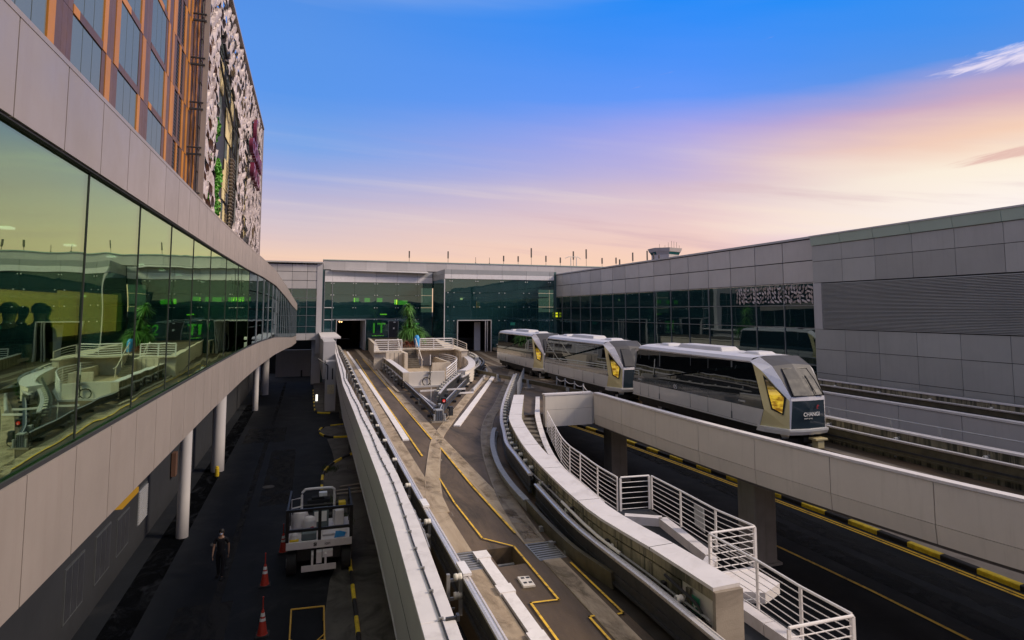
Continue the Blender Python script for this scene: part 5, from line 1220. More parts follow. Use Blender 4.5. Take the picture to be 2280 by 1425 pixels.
# mirrored lettering inside (it faces the lobby)
text('lettering', 'T1', 2.0, 'sign_green', tf, (9.55, 88.25, 3.05), (-1, 0, 0), (0, 0, 1), .03, bold=.03, sx=.95)
text('lettering', 'T2', 2.0, 'sign_green', tf, (14.5, 88.25, 3.05), (-1, 0, 0), (0, 0, 1), .03, sx=.95)
piece('letter_rule', 8.7, 10.4, 88.22, 88.27, 2.0, 2.08, 'sign_green', tf); piece('letter_rule', 13.8, 15.4, 88.22, 88.27, 2.0, 2.06, 'sign_green', tf)
piece('lit_sign', 12.6, 14.0, 90, 90.1, 6.5, 7.15, 'sign_green', tf); piece('lit_sign', 12.05, 12.45, 90, 90.1, 6.55, 7.25, 'lobby_lime', tf)
piece('lit_sign', 10.0, 11.0, 90, 90.1, 5.0, 5.15, 'lobby_lime', tf)
for x in (6.2, 7.8, 9.6): piece('lit_panel', x, x + .8, 90.9, 90.95, 6.9, 7.5, 'sign_green', tf)
rnd = random.Random(5)
for k in range(18): piece('downlight', *(lambda q, w: (q, q + .12, w, w + .12))(rnd.uniform(4, 16.5), rnd.uniform(89, 90.8)), 9.24, 9.28, 'lamp_dot', tf)
# lobby door
d = obj('door', MB().box(11.05, 12.35, 87.9, 87.975, TZ, 4.1), 'joint_dark', tf); obj('door_frame', MB().box(10.98, 11.05, 87.88, 87.975, TZ, 4.17).box(12.35, 12.42, 87.88, 87.975, TZ, 4.17).box(11.05, 12.35, 87.88, 87.975, 4.1, 4.17), 'mullion', tf)
piece('door_notice', 11.65, 11.85, 87.88, 87.9, 2.95, 3.2, 'white_band', tf); piece('door_lamp', 11.7, 12.0, 87.84, 87.9, 3.9, 4.0, 'white_band', tf)
# right bay (box) at Y = 80
BY = 80.0; BX0, BX1 = 17.45, 33.55
jb_ = [17.45, 18.35, 22.0, 25.65, 29.3, 32.85, 33.55]
for a, b in zip(jb_, jb_[1:]):
    piece('band_panel', a + .015, b - .015, BY - .1, BY + .2, 10.62, 11.25, 'grey_panel', tf)
    piece('light_band_panel', a + .015, b - .015, BY - .12, BY + .2, 9.98, 10.60, 'rail_white', tf)
for z0, z1 in ((10.62, 11.25), (9.98, 10.6)): 
    for k in range(3): piece('return_panel', BX0 - .02, BX0 + .1, BY + .22 + k * 2.55, BY + 2.74 + k * 2.55, z0, z1, 'grey_panel', tf)
obj('box_roof', MB().box(BX0 + .1, 34, BY + .2, 88.4, 11.0, 11.1), 'soffit', tf)
zr2 = [0.0, 2.3, 4.25, 6.15, 8.1, 9.96]
for a, b in zip(jb_, jb_[1:]):
    for z0, z1 in zip(zr2, zr2[1:]):
        aa, bb = a, b
        if z1 <= 4.26:
            if a >= 18.3 and b <= 22.1: 
                aa, bb = 18.35, 19.2
            elif a >= 21.9 and b < 26: aa = 24.1
        if bb - aa > .1: pane(aa, bb, z0, z1, BY)
for k in range(3):
    for z0, z1 in zip([0., 4.25, 6.15, 8.1], [4.25, 6.15, 8.1, 9.96]): piece('pane', BX0, BX0 + .02, BY + .02 + k * 2.6, BY + 2.58 + k * 2.6, z0 + .012, z1 - .012, 'facade_glass', tf)
piece('corner_post', BX0 - .05, BX0 + .06, BY - .06, BY - .022, 0, 9.98, 'cap_metal', tf)
for xj in jb_[1:-1]:
    for zj in (4.28, 6.15, 8.1, 9.7):
        for dx in (-.42, .42) if zj < 9 else (-.15, .15): shared('spider_fitting', fit, (xj + dx, BY - .03, zj - .03), tf)
obj('portal_frame', MB().box(19.2, 19.32, BY - .25, BY + .1, 0, 4.3).box(24.0, 24.1, BY - .25, BY + .1, 0, 4.3).box(19.2, 24.1, BY - .25, BY + .1, 4.24, 4.36).box(23.2, 23.3, BY - .2, BY + .1, 0, 4.23).box(23.5, 23.56, BY - .2, BY + .1, 0, 4.23), 'outer_wall', tf)
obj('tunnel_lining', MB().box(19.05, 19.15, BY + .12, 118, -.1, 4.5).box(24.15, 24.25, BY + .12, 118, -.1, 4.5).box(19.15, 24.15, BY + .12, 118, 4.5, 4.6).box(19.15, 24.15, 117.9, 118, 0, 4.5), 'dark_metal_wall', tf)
for k in range(5): piece('curtain_fold', 20.6 + k * .32, 20.75 + k * .32, 95, 95.2, 0, 3.8, 'verge_concrete', tf)
obj('side_panels', MB().box(22.2, 23.1, 82, 82.1, 0, 4.0), 'outer_wall', tf)
obj('lobby_wall', MB().box(24.4, 33.5, 86, 86.1, 0, 9.9).box(17.6, 24.4, 86, 86.1, 4.7, 9.9), 'interior_teal', tf)
piece('exit_sign', 27.2, 27.9, 80.8, 80.85, 3.55, 3.95, 'exit_glow', tf); piece('downlight', 20.9, 21.25, 85, 85.1, 7.2, 7.7, 'lamp_warm', tf)
piece('wall_lamp', 23.6, 24.1, 85.9, 85.98, 6.0, 7.0, 'strip_amber', tf)
for k in range(10): piece('downlight', *(lambda q, w: (q, q + .12, w, w + .12))(rnd.uniform(18.5, 32), rnd.uniform(81, 85)), 7.42, 7.46, 'lamp_dot', tf)
obj('mezzanine', MB().box(18.8, 33.2, 81.2, 85.9, 7.47, 7.6), 'interior_dark', tf)
tag(piece('platform_slab', 24.3, 27.5, 76, 79.9, .2, .5, 'pale_concrete', None), 'pale slab landing at the right side of the right tunnel mouth', 'landing')
railing('landing_railing', 'small white railing on the landing beside the rear train car', [(24.6, 76.2, 1.7), (26.6, 76.2, 1.7)], 1.15, 5, rt=.05, rb=.03)
tag(obj('yellow_signal', MB().box(33.6, 33.85, 79.3, 79.5, 4.7, 4.95).box(33.6, 33.85, 79.3, 79.5, 5.1, 5.35), 'sign_lime'), 'pair of small yellow lit signs in the corner where teal glass meets terminal', 'sign')

# ------------------------------------------------------------ right terminal building
rt_ = empty('terminal_building', (34, 50, RZ), 'long grey terminal wall on the right with dark teal windows and a big louvre', 'building')
WX = 34.0
ROOF = [(80.2, 11.14), (33.1, 10.83), (15.0, 10.95)]
mY = [80.2 - 2.9]; 
ml = [80.2] + [77.98 - 2.985 * k for k in range(16)]   # mullion lines
ml = [y for y in ml if y > 33.0]; ml[-1] = 33.15 if ml[-1] < 34.5 else ml[-1]
if ml[-1] > 34: ml.append(33.15)
rowsz = [(7.62, 9.20, 'p'), (9.20, 10.74, 'p'), (5.98, 7.60, 'g'), (4.36, 5.98, 'g'), (1.75, 4.36, 'g'), (.2, 1.75, 'g')]
for b, a in zip(ml, ml[1:]):
    for z0, z1, k in rowsz:
        if k == 'p': piece('panel', WX - .02, WX + .06, a + .035, b - .035, z0 + .035, z1 - .035, 'terminal_panel', rt_)
        else: piece('pane', WX + .0, WX + .02, a + .03, b - .03, z0 + .03, z1 - .03, 'terminal_glass', rt_)
    piece('mullion', WX - .06, WX - .002, a - .03, a + .03, .2, 7.6, 'mullion', rt_)
for z in (7.6, 5.98, 4.36, 1.75): obj('transom', MB().box(WX - .055, WX - .003, 33.2, 80.1, z - .025, z + .025), 'mullion', rt_)
obj('backing', MB().box(WX + .065, WX + .4, 33, 80.2, 7.6, 10.8), 'joint_dark', rt_)
obj('inner_wall', MB().box(WX + 3.5, WX + 3.6, 15, 88, 0, 7.6), 'interior_dark', rt_)
obj('inner_floors', MB().box(WX + .1, WX + 3.5, 33, 86, 5.9, 6.0).box(WX + .1, WX + 3.5, 33, 86, 1.5, 1.6), 'interior_dark', rt_)
obj('column', MB().box(WX + 1.2, WX + 1.6, 47, 47.5, 0, 7.5), 'interior_dark', rt_)
obj('coping', MB().box(WX - .12, WX + .8, 33.2, 80.2, 10.78, 10.93), 'outer_wall', rt_)
obj('roof', MB().box(WX + .4, 80, 10, 88.1, 10.6, 10.78), 'soffit', rt_)
# grey section
jy = [33.05 - 2.47 * k for k in range(14)]
for b, a in zip(jy, jy[1:]):
    for z0, z1 in ((9.05, 10.15), (7.55, 9.03)): piece('panel', WX - .35, WX - .28, a + .012, b - .012, z0 + .012, z1, 'grey_panel', rt_)
    for z0, z1 in ((2.95, 4.32), (1.33, 2.93), (-.1, 1.31)): piece('panel', WX - .35, WX - .28, a + .012, b - .012, z0 + .012, z1, 'grey_panel', rt_)
    obj('coping_panel', MB().add([(WX - .42, a + .01, 10.18), (WX - .42, b - .01, 10.18), (WX - .52, b - .01, 10.78), (WX - .52, a + .01, 10.78), (WX - .2, a + .01, 10.18), (WX - .2, b - .01, 10.18), (WX - .2, b - .01, 10.78), (WX - .2, a + .01, 10.78)], [(0, 3, 2, 1), (4, 5, 6, 7), (3, 7, 6, 2), (0, 1, 5, 4), (0, 4, 7, 3), (1, 2, 6, 5)]), 'pale_green_coping', rt_)
obj('coping_cap', MB().box(WX - .56, WX + .8, -3, 33.08, 10.785, 10.88), 'outer_wall', rt_)
obj('grey_backing', MB().box(WX - .278, WX + .3, -3, 33.05, -.5, 10.7), 'joint_dark', rt_)
obj('louvre_frame', MB().box(WX - .37, WX - .28, 32.35, 33.04, 4.34, 7.53), 'outer_wall', rt_)
lv = empty('louvre', (WX, 24, 4.3)); lv.parent = rt_; lv.location = Vector((WX, 24, 4.3)) - wl(rt_)
nb = 38
for k in range(nb):
    z = 4.38 + k * (7.5 - 4.38) / nb
    m_ = _cache.get('blade')
    if not m_:
        m_ = mesh_of('blade', MB().add([(-.06, 13, .0), (-.06, 32.3, .0), (.04, 32.3, .055), (.04, 13, .055), (-.06, 13, .03), (-.06, 32.3, .03), (.04, 32.3, .075), (.04, 13, .075)], [(0, 3, 2, 1), (4, 5, 6, 7), (0, 1, 5, 4), (1, 2, 6, 5), (2, 3, 7, 6), (3, 0, 4, 7)]), 'grey_panel'); _cache['blade'] = m_
    shared('blade', m_, (WX - .33, 0, z), lv)
# petals in front of the upper windows near the corner, imitating the reflected hotel lattice
fz = empty('petal_reflection', (WX - .08, 37, 6.2)); fz.parent = rt_; fz.location = Vector((WX - .05, 37, 6.2)) - wl(rt_)
pf = mesh_of('petal', MB().add([(0, 0, -.21), (-.05, .075, 0), (0, 0, .21), (.03, -.075, 0)], [(0, 1, 2), (0, 2, 3)]), 'petal')
rp_ = random.Random(9)
for i in range(120):
    yv = 33.5 + (i % 30) * .27; zv = 6.27 + (i // 30) * .33 + (.08 if i % 2 else 0)
    shared('petal', pf, (WX - .03, yv + rp_.uniform(-.08, .08), zv), fz, (rp_.uniform(-1.2, 1.2), 0, rp_.uniform(-.5, .5)))

# ------------------------------------------------------------ link bridge the photograph was taken from, and the walls going on beside it; unseen, added to shade the near zone
lb_ = empty('unseen_link_bridge', (16, -5, RZ), 'unseen link bridge added for shade behind the viewpoint between gallery and terminal', 'building')
obj('fascia', MB().box(-2.2, 33.9, -2.6, -2.5, 2.9, 4.0).box(-2.2, 33.9, -2.6, -2.5, 7.1, 8.2), 'fascia', lb_)
obj('glazing', MB().box(-2.2, 33.9, -2.58, -2.54, 4.01, 7.09), 'terminal_glass', lb_)
obj('body', MB().box(-2.2, 33.9, -7, -2.7, 2.9, 8.1), 'interior_dark', lb_)
for x in (8, 20): obj('column', MB().box(x - .5, x + .5, -5.5, -4.5, RZ, 2.89), 'pillar_concrete', lb_)
# ------------------------------------------------------------ control tower
th = empty('control_tower', (133, 203, RZ), 'small pale flared control tower top showing above the terminal roof', 'tower')
def ring_(z, s_): return [(133 + (x - 133) * s_, 203 + (y - 203) * s_, z) for x, y in ((124.2, 201), (131, 195.5), (142, 199), (142, 210), (125, 210))]
def tring(z0, s0, z1, s1): return MB().add(ring_(z0, s0) + ring_(z1, s1), [(i, (i + 1) % 5, 5 + (i + 1) % 5, 5 + i) for i in range(5)] + [(4, 3, 2, 1, 0), (5, 6, 7, 8, 9)])
obj('shaft', tring(RZ, .50, 27.6, .52), 'tower_conc', th)
obj('cab_glass', tring(27.61, .53, 28.6, .58), 'tower_glass', th)
obj('cab_wall', MB().add([ring_(27.62, .535)[0], ring_(27.62, .535)[1], ring_(28.59, .585)[1], ring_(28.59, .585)[0]], [(0, 1, 2, 3)]), 'tower_conc', th)
obj('cab_parapet', tring(28.61, .60, 30.1, .66), 'tower_conc', th)
for x, h in ((129, 1.6), (131.5, 1.2), (133, 2.4), (134.5, 3.0), (135.6, 2.8), (136.8, 2.6), (138, 1.4)): obj('mast', MB().tube([(x, 201, 30), (x, 201, 30 + h)], .06, 5), 'antenna', th)
# antennas along the far roof
for i, (px, h, kind) in enumerate(((8.0 + 6.5, 3.0, 1), (20.6, 3.2, 1), (25.1, 2.2, 0), (27.4, 2.2, 0), (29.8, 2.6, 1), (32.3, 2.6, 1), (34.6, 4.6, 1), (37.2, 2.9, 1), (39.8, 2.6, 1), (42.2, 4.2, 1), (44.6, 4.8, 1), (47.6, 2.8, 1), (50.3, 3.0, 1), (51.0, 2.6, 1), (53.6, 4.4, 1), (56.5, 5.0, 1), (57.8, 4.4, 1), (58.9, 4.0, 1))):
    th = empty('roof_antenna', (px, 92, 12.5), 'small antenna mast on the far terminal roof, number {} from the left by height order'.format(i), 'antenna', 'antennas on the far roof')
    th['label'] = ['leftmost roof antenna, alone above the teal glass', 'second roof antenna from the left, standing alone', 'thinnest whip antenna, left one of the pair', 'thin whip antenna, right one of the pair', 'short roof antenna just right of the whips', 'short thick roof antenna left of the tall one', 'tall roof antenna above the terminal corner', 'roof antenna just right of the tall corner one', 'roof antenna touching the small pipe frame', 'tall roof antenna just right of the pipe frame', 'tall roof antenna right of the pipe frame, second one', 'short roof antenna in the gap before the close pair', 'left one of the close pair of roof antennas', 'right one of the close pair of roof antennas', 'roof antenna between the close pair and the last three', 'first and tallest of the last three roof antennas', 'middle one of the last three roof antennas', 'last roof antenna before the control tower'][i]
    h *= .70
    obj('mast', MB().tube([(px, 92, 12.4), (px, 92, 12.6 + h)], .035, 5), 'antenna', th)
    if kind: obj('head', MB().box(px - .085, px + .085, 91.9, 92.1, 12.6 + h * .55, 12.7 + h), 'antenna', th)
    else: obj('head', MB().tube([(px, 92, 12.5 + h * .1), (px, 92, 12.5 + h * .5)], .1, 5), 'antenna', th)
    obj('base', MB().box(px - .15, px + .15, 91.85, 92.15, 12.35, 12.55), 'antenna', th)
th = empty('roof_frame', (41, 91, 12.5), 'small pale pipe frame among the roof antennas', 'pipe frame')
for x in (40.6, 41.6): obj('leg', MB().tube([(x, 89.5, 12.3), (x, 89.5, 14.3)], .07, 5), 'cream_panel', th)
obj('top_bar', MB().tube([(39.6, 89.5, 14.2), (40.2, 89.5, 14.45), (41.9, 89.5, 14.45), (42.4, 89.5, 14.1)], .06, 5), 'cream_panel', th)

# ------------------------------------------------------------ train car
def make_car():
    t = empty('train_car', (0, 0, 0))
    obj('body_backing', MB().box(-1.312, 1.312, 1.3, 11.6, .84, 1.55), 'black', t)
    E_ = 11.75
    def side(s):
        f = lambda x, y, z: (s * x, y, z)
        # black side glazing with lower body panel below (flush pieces butt)
        def quad(name, pts, mat, th_=.03, par=t, sm=False):
            v = [f(*p) for p in pts] + [f(p[0] - th_, p[1], p[2]) for p in pts]; n = len(pts)
            fs = [tuple(range(n)), tuple(range(2 * n - 1, n - 1, -1))] + [(i, n + i, n + (i + 1) % n, (i + 1) % n) for i in range(n)]
            if s > 0: fs = [q[::-1] for q in fs]
            return obj(name, MB().add(v, fs), mat, par)
        X = 1.35
        ysp = [1.0, 3.1, 4.55, 5.95, 7.6, 9.15, 10.35, 11.7]     # panel joints
        ys_ = [.95, 3.0, 4.7, 6.1, 8.9, 10.0, 10.9, 11.72]
        # silver lower panels
        for a, b in zip(ys_, ys_[1:]):
            aa = a + .02; bb = b - .02
            quad('lower_panel', [(X, aa if a > 1 else 1.25, .88), (X, bb, .88), (X + .005, bb, 1.55), (X + .005, aa if a > 1 else 1.0, 1.55)], 'train_silver')
        quad('sill', [(X + .01, 1.2, .80), (X + .01, 11.75, .80), (X + .01, 11.75, .865), (X + .01, 1.22, .865)], 'train_silver', .04)
        quad('side_glazing', [(X + .002, .97, 1.562), (X + .002, 11.7, 1.562), (X - .075, 11.15, 3.40), (X - .075, 1.72, 3.40), (X - .055, 1.6, 3.25)], 'train_glass', .02)
        quad('window_band', [(X + .007, .99, 1.565), (X + .007, 11.65, 1.565), (X - .006, 11.58, 1.92), (X - .006, 1.12, 1.92)], 'navy_panel', .004)
        for y in (3.0, 8.9):
            quad('door_post', [(X + .012, y - .045, .87), (X + .012, y + .045, .87), (X - .066, y + .045, 3.38), (X - .066, y - .045, 3.38)], 'door_seal', .03)
        for y in (4.7, 6.1, 10.0, 10.9):
            quad('door_seam', [(X + .009, y - .012, .87), (X + .009, y + .012, .87), (X - .069, y + .012, 3.38), (X - .069, y - .012, 3.38)], 'door_seal', .02)
        # quarter panel
        O0, O1, O2, O3 = (1.30, 1.80, 3.46), (1.33, 1.05, 3.12), (1.115, .545, 2.55), (.88, .04, 2.0)
        B0 = (.88, .06, .86); A0 = (1.355, 1.22, .86); A1 = (1.36, .96, 1.58); A2 = (1.29, 1.64, 3.40); A15 = (1.335, 1.28, 2.5)
        I0, I1, I2, I3 = (1.02, 1.50, 3.66), (.97, .85, 3.32), (.90, .42, 2.78), (.82, .02, 2.15)
        K = (1.30, 1.0, 2.4)
        vs = [O0, O1, O2, O3, B0, A0, A1, A15, A2]
        fs = [(8, 0, 1), (8, 1, 7), (7, 1, 2), (7, 2, 6), (6, 2, 3), (6, 3, 4), (6, 4, 5)]
        if s < 0: fs2 = fs
        else: fs2 = [q[::-1] for q in fs]
        obj('quarter_panel', MB().add([f(*p) for p in vs], fs2), 'train_champagne', t)
        arch = [O0, O1, O2, O3, I0, I1, I2, I3]
        fs = [(0, 4, 5, 1), (1, 5, 6, 2), (2, 6, 7, 3)]
        if s > 0: fs = [q[::-1] for q in fs]
        obj('arch', MB().add([f(*p) for p in arch], fs), 'train_white', t)
        # golden window on the chamfer plane
        def cp(q, z, off=.012):
            x = 1.355 - .475 * q; y = 1.05 - 1.01 * q; return f(x + .9 * off, y - .42 * off, z)
        pts = [(.13, 2.90), (.82, 2.12), (.74, 1.50), (.40, 1.66)]
        ou = [(.07, 2.98), (.90, 2.12), (.78, 1.42), (.34, 1.60)]
        fsq = [(0, 1, 2, 3)] if s < 0 else [(3, 2, 1, 0)]
        fw = obj('quarter_window_frame', MB().add([cp(q, z, .05) for q, z in ou], fsq), 'black', t)
        obj('pane', MB().add([cp(q, z, .058) for q, z in pts], fsq), 'golden_pane', fw)
        return
    side(-1); side(1)
    # roof
    prof = [(-1.28, 3.40), (-1.30, 3.46), (-1.17, 3.60), (-.7, 3.68), (0, 3.70), (.7, 3.68), (1.17, 3.60), (1.30, 3.46), (1.28, 3.40)]
    ya, yb_ = 1.75, 11.1
    v = [(x, ya - (.25 * (1 - abs(x) / 1.3) if z > 3.5 else 0), z) for x, z in prof] + [(x, yb_ + (.0), z) for x, z in prof] + [(x * .93, yb_ + .5, z - (.25 if abs(x) < 1.29 else .1)) for x, z in prof]; n = len(prof)
    fs = [(i, n + i, n + i + 1, i + 1) for i in range(n - 1)] + [(n + i, 2 * n + i, 2 * n + i + 1, n + i + 1) for i in range(n - 1)]
    obj('roof', MB().add(v, fs), 'train_roof', t, smooth=False)
    for x0, x1, y0, y1, h in ((-.55, .55, 4.6, 8.4, .17), (-.5, .5, 2.1, 3.3, .10), (-.5, .5, 9.2, 10.3, .10)):
        mb = MB().add([(x0, y0, 3.66), (x1, y0, 3.66), (x1, y1, 3.66), (x0, y1, 3.66), (x0 + .1, y0 + .25, 3.70 + h), (x1 - .1, y0 + .25, 3.70 + h), (x1 - .1, y1 - .25, 3.70 + h), (x0 + .1, y1 - .25, 3.70 + h)], [(0, 3, 2, 1), (4, 5, 6, 7), (0, 1, 5, 4), (1, 2, 6, 5), (2, 3, 7, 6), (3, 0, 4, 7)])
        obj('roof_unit', mb, 'train_roof', t, bevel=.03)
        obj('roof_unit_base', MB().box(x0 - .08, x1 + .08, y0 - .1, y1 + .1, 3.64, 3.70), 'train_silver', t)
    # front: grey cap above the windscreen
    I0, I1, I2, I3 = (1.02, 1.50, 3.66), (.97, .85, 3.32), (.90, .42, 2.78), (.82, .02, 2.15)
    cap = [(-1.02, 1.52, 3.66), (1.02, 1.52, 3.66), (-.97, .85, 3.32), (.97, .85, 3.32), (-.90, .42, 2.78), (.90, .42, 2.78), (-.82, .02, 2.15), (.82, .02, 2.15), (0, 1.5, 3.70), (0, .80, 3.40), (0, .36, 2.84), (0, -.04, 2.17)]
    obj('nose_cap', MB().add([cap[i] for i in (0, 1, 2, 3, 8, 9)], [(0, 2, 5, 4), (4, 5, 3, 1)]), 'train_cap_grey', t)
    obj('windscreen_surround', MB().add([cap[i] for i in (2, 3, 4, 5, 6, 7, 9, 10, 11)], [(0, 2, 7, 6), (6, 7, 3, 1), (2, 4, 8, 7), (7, 8, 5, 3)]), 'train_cap_grey', t)
    def wsp(x, k):  # point on windscreen
        z0, z1, y0, y1 = 2.20, 3.22, .0, .72
        t_ = k; z = 2.20 + 1.02 * t_; y = .02 + (.40 * min(t_, .6) / .6 if t_ < .6 else .40 + (.34) * (t_ - .6) / .4)
        return (x, y - .045 - .05 * (1 - abs(x)), z)
    ws = obj('windscreen', MB().add([wsp(-.72, 0), wsp(0, 0), wsp(.72, 0), wsp(-.66, .6), wsp(0, .6), wsp(.66, .6), wsp(-.60, .98), wsp(0, .98), wsp(.60, .98)], [(0, 1, 4, 3), (1, 2, 5, 4), (3, 4, 7, 6), (4, 5, 8, 7)]), 'windshield', t)
    fr_ = MB()
    fr_.tube([wsp(-.74, 0), wsp(-.68, .6), wsp(-.62, 1.0), wsp(.62, 1.0), wsp(.68, .6), wsp(.74, 0), wsp(-.74, 0)], .022, 5)
    obj('windscreen_frame', fr_, 'black', t)
    wp = wsp(.1, .05); wq = wsp(.32, .72)
    obj('wiper', MB().tube([(wp[0] + .25, wp[1] - .04, wp[2]), (wq[0] - .02, wq[1] - .04, wq[2])], .018, 5).tube([(wsp(.16, .2)[0] + .12, wsp(.16, .2)[1] - .05, wsp(.16, .2)[2]), (wq[0] - .09, wq[1] - .05, wq[2] + .03)], .012, 4), 'black', t)
    # white band, navy front panel, bumper
    def loop(pts, z0, z1, o0=0, o1=0):
        v = [(x, y - o0, z0) for x, y in pts] + [(x, y - o1, z1) for x, y in pts]; n = len(pts)
        return v, [(i, i + 1, n + i + 1, n + i) for i in range(n - 1)]
    obj('front_band', MB().add(*loop([(-.88, .04), (-.84, .0), (0, -.06), (.84, .0), (.88, .04)], 2.0, 2.16, .0, -.01)), 'train_white', t)
    fp_ = obj('front_panel', MB().add([(-.87, .05, .88), (0, -.055, .88), (.87, .05, .88), (-.80, -.0, 1.99), (0, -.07, 1.99), (.80, -.0, 1.99)], [(0, 1, 4, 3), (1, 2, 5, 4)]), 'navy_panel', t)
    obj('front_corner', MB().add([(-.90, .07, .86), (-.865, .045, .86), (-.795, -.005, 2.0), (-.885, .045, 2.0), (.90, .07, .86), (.865, .045, .86), (.795, -.005, 2.0), (.885, .045, 2.0)], [(0, 1, 2, 3), (7, 6, 5, 4)]), 'train_white', t)
    bpth = [(-1.38, 1.35), (-1.36, .95), (-.97, -.02), (-.5, -.12), (0, -.15), (.5, -.12), (.97, -.02), (1.36, .95), (1.38, 1.35)]
    v1, f1 = loop(bpth, .66, .80, -.08, 0); v2, f2 = loop(bpth, .80, .88, 0, .0)
    mb = MB().add(v1, f1).add(v2, f2); n = len(bpth)
    mb.add([(x, y, .88) for x, y in bpth] + [(x * .9, y + .1, .90) for x, y in bpth], [(i, i + 1, n + i + 1, n + i) for i in range(n - 1)])
    mb.add([(x, y + .08, .66) for x, y in bpth], [tuple(range(n - 1, -1, -1))])
    obj('bumper', mb, 'train_silver', t)
    # rear end
    obj('rear_panel', MB().add([(-1.33, 11.72, .88), (1.33, 11.72, .88), (1.33, 11.70, 1.56), (-1.33, 11.70, 1.56), (1.2, 11.58, 3.3), (-1.2, 11.58, 3.3)], [(1, 0, 3, 2), (2, 3, 5, 4)]), 'train_silver', t)
    obj('interior_shell', MB().box(-1.2, 1.2, 1.7, 11.5, .9, .95).box(-1.2, 1.2, 11.4, 11.45, .96, 3.3).box(-1.18, 1.18, 1.9, 11.3, 3.36, 3.39), 'interior_dark', t)
    for y in (3.6, 5.4, 7.2, 9.6): obj('seat', MB().box(-.9, .9, y, y + .45, .96, 1.4).box(-.9, .9, y + .45, y + .52, .96, 1.9), 'grey_shirt', t)
    # chassis, wheels, fairings
    obj('chassis', MB().box(-1.15, 1.15, .6, 11.4, .45, .80).box(-.9, .9, .4, 11.5, .2, .44), 'black', t)
    for y in (2.6, 9.3):
        for x in (-.93, .93):
            w = obj('wheel', MB().cyl((x - .14, y, .47), .46, .28, 'x', 22), 'rubber', t, smooth=True)
            obj('hub', MB().cyl((x - .16 if x < 0 else x + .13, y, .47), .2, .03, 'x', 14), 'steel', w)
    for s in (-1, 1):
        obj('fairing', MB().add([(s * .98, .62, .66), (s * .55, .45, .66), (s * .60, .6, .05), (s * .95, .72, .05), (s * .98, .80, .66), (s * .55, .65, .66), (s * .60, .75, .05), (s * .95, .86, .05)], [(0, 1, 2, 3), (7, 6, 5, 4), (0, 3, 7, 4), (1, 5, 6, 2), (0, 4, 5, 1)]), 'train_silver', t)
    obj('coupler', MB().box(.15, .75, -.18, .25, .42, .50).box(.3, .62, -.12, .2, .1, .42), 'hotel_beige', t, bevel=.01)
    obj('coupler_bar', MB().box(-.1, .8, .2, .5, .3, .5).box(-1.0, 1.0, .9, 1.2, .1, .4), 'black', t)
    return t, fp_
car, fp0 = make_car()
car['label'] = 'front silver and black people mover car with dark blue nose panel, nearest of the three'
car['category'] = 'train car'; car['group'] = 'people mover cars on the guideway'
cars = [car]
for lb in ('middle people mover car, partly hidden behind the front car', 'rearmost people mover car, nearest the right tunnel mouth'):
    c = copy_tree(car); c['label'] = lb; cars.append(c)
cars[0].location = (19.15, 19.3, 0); cars[0].rotation_euler.z = R(-.8)
cars[1].location = (19.15, 32.75, 0); cars[1].rotation_euler.z = R(0)
cars[2].location = (19.2, 45.9, 0); cars[2].rotation_euler.z = R(-.6)
def ctext(s, size, mat, loc, ax, ay, **k):
    cu = text('lettering', s, size, mat, None, (0, 0, 0), ax, ay, .004, **k); cu.parent = cars[0]; cu.location = loc; return cu
ctext('CHANGI', .215, 'white_band', (.07, -.088, 1.46), (1, 0.03, 0), (0, 0, 1), bold=.004, sx=1.0)
ctext('airport group', .075, 'white_band', (-.10, -.088, 1.31), (1, 0, 0), (0, 0, 1))
obj_sw = obj('logo', MB().add([(.60, -.075, 1.78), (.66, -.075, 1.84), (.74, -.07, 1.80), (.68, -.072, 1.74), (.63, -.075, 1.70), (.72, -.07, 1.68), (.60, -.077, 1.66)], [(0, 4, 3, 2, 1), (0, 6, 5, 4)]), 'red_thing'); obj_sw.parent = cars[0]; obj_sw.location = (.40, -.088, 1.66)
for yy_, s_ in ((7.35, '05'),): ctext(s_, .30, 'white_band', (-1.372, yy_, 1.72), (0, -1, 0), (0, 0, 1))
for yy_ in (2.3, 10.9): ctext('CHANGI', .11, 'white_band', (-1.37, yy_, 1.72), (0, -1, 0), (0, 0, 1))

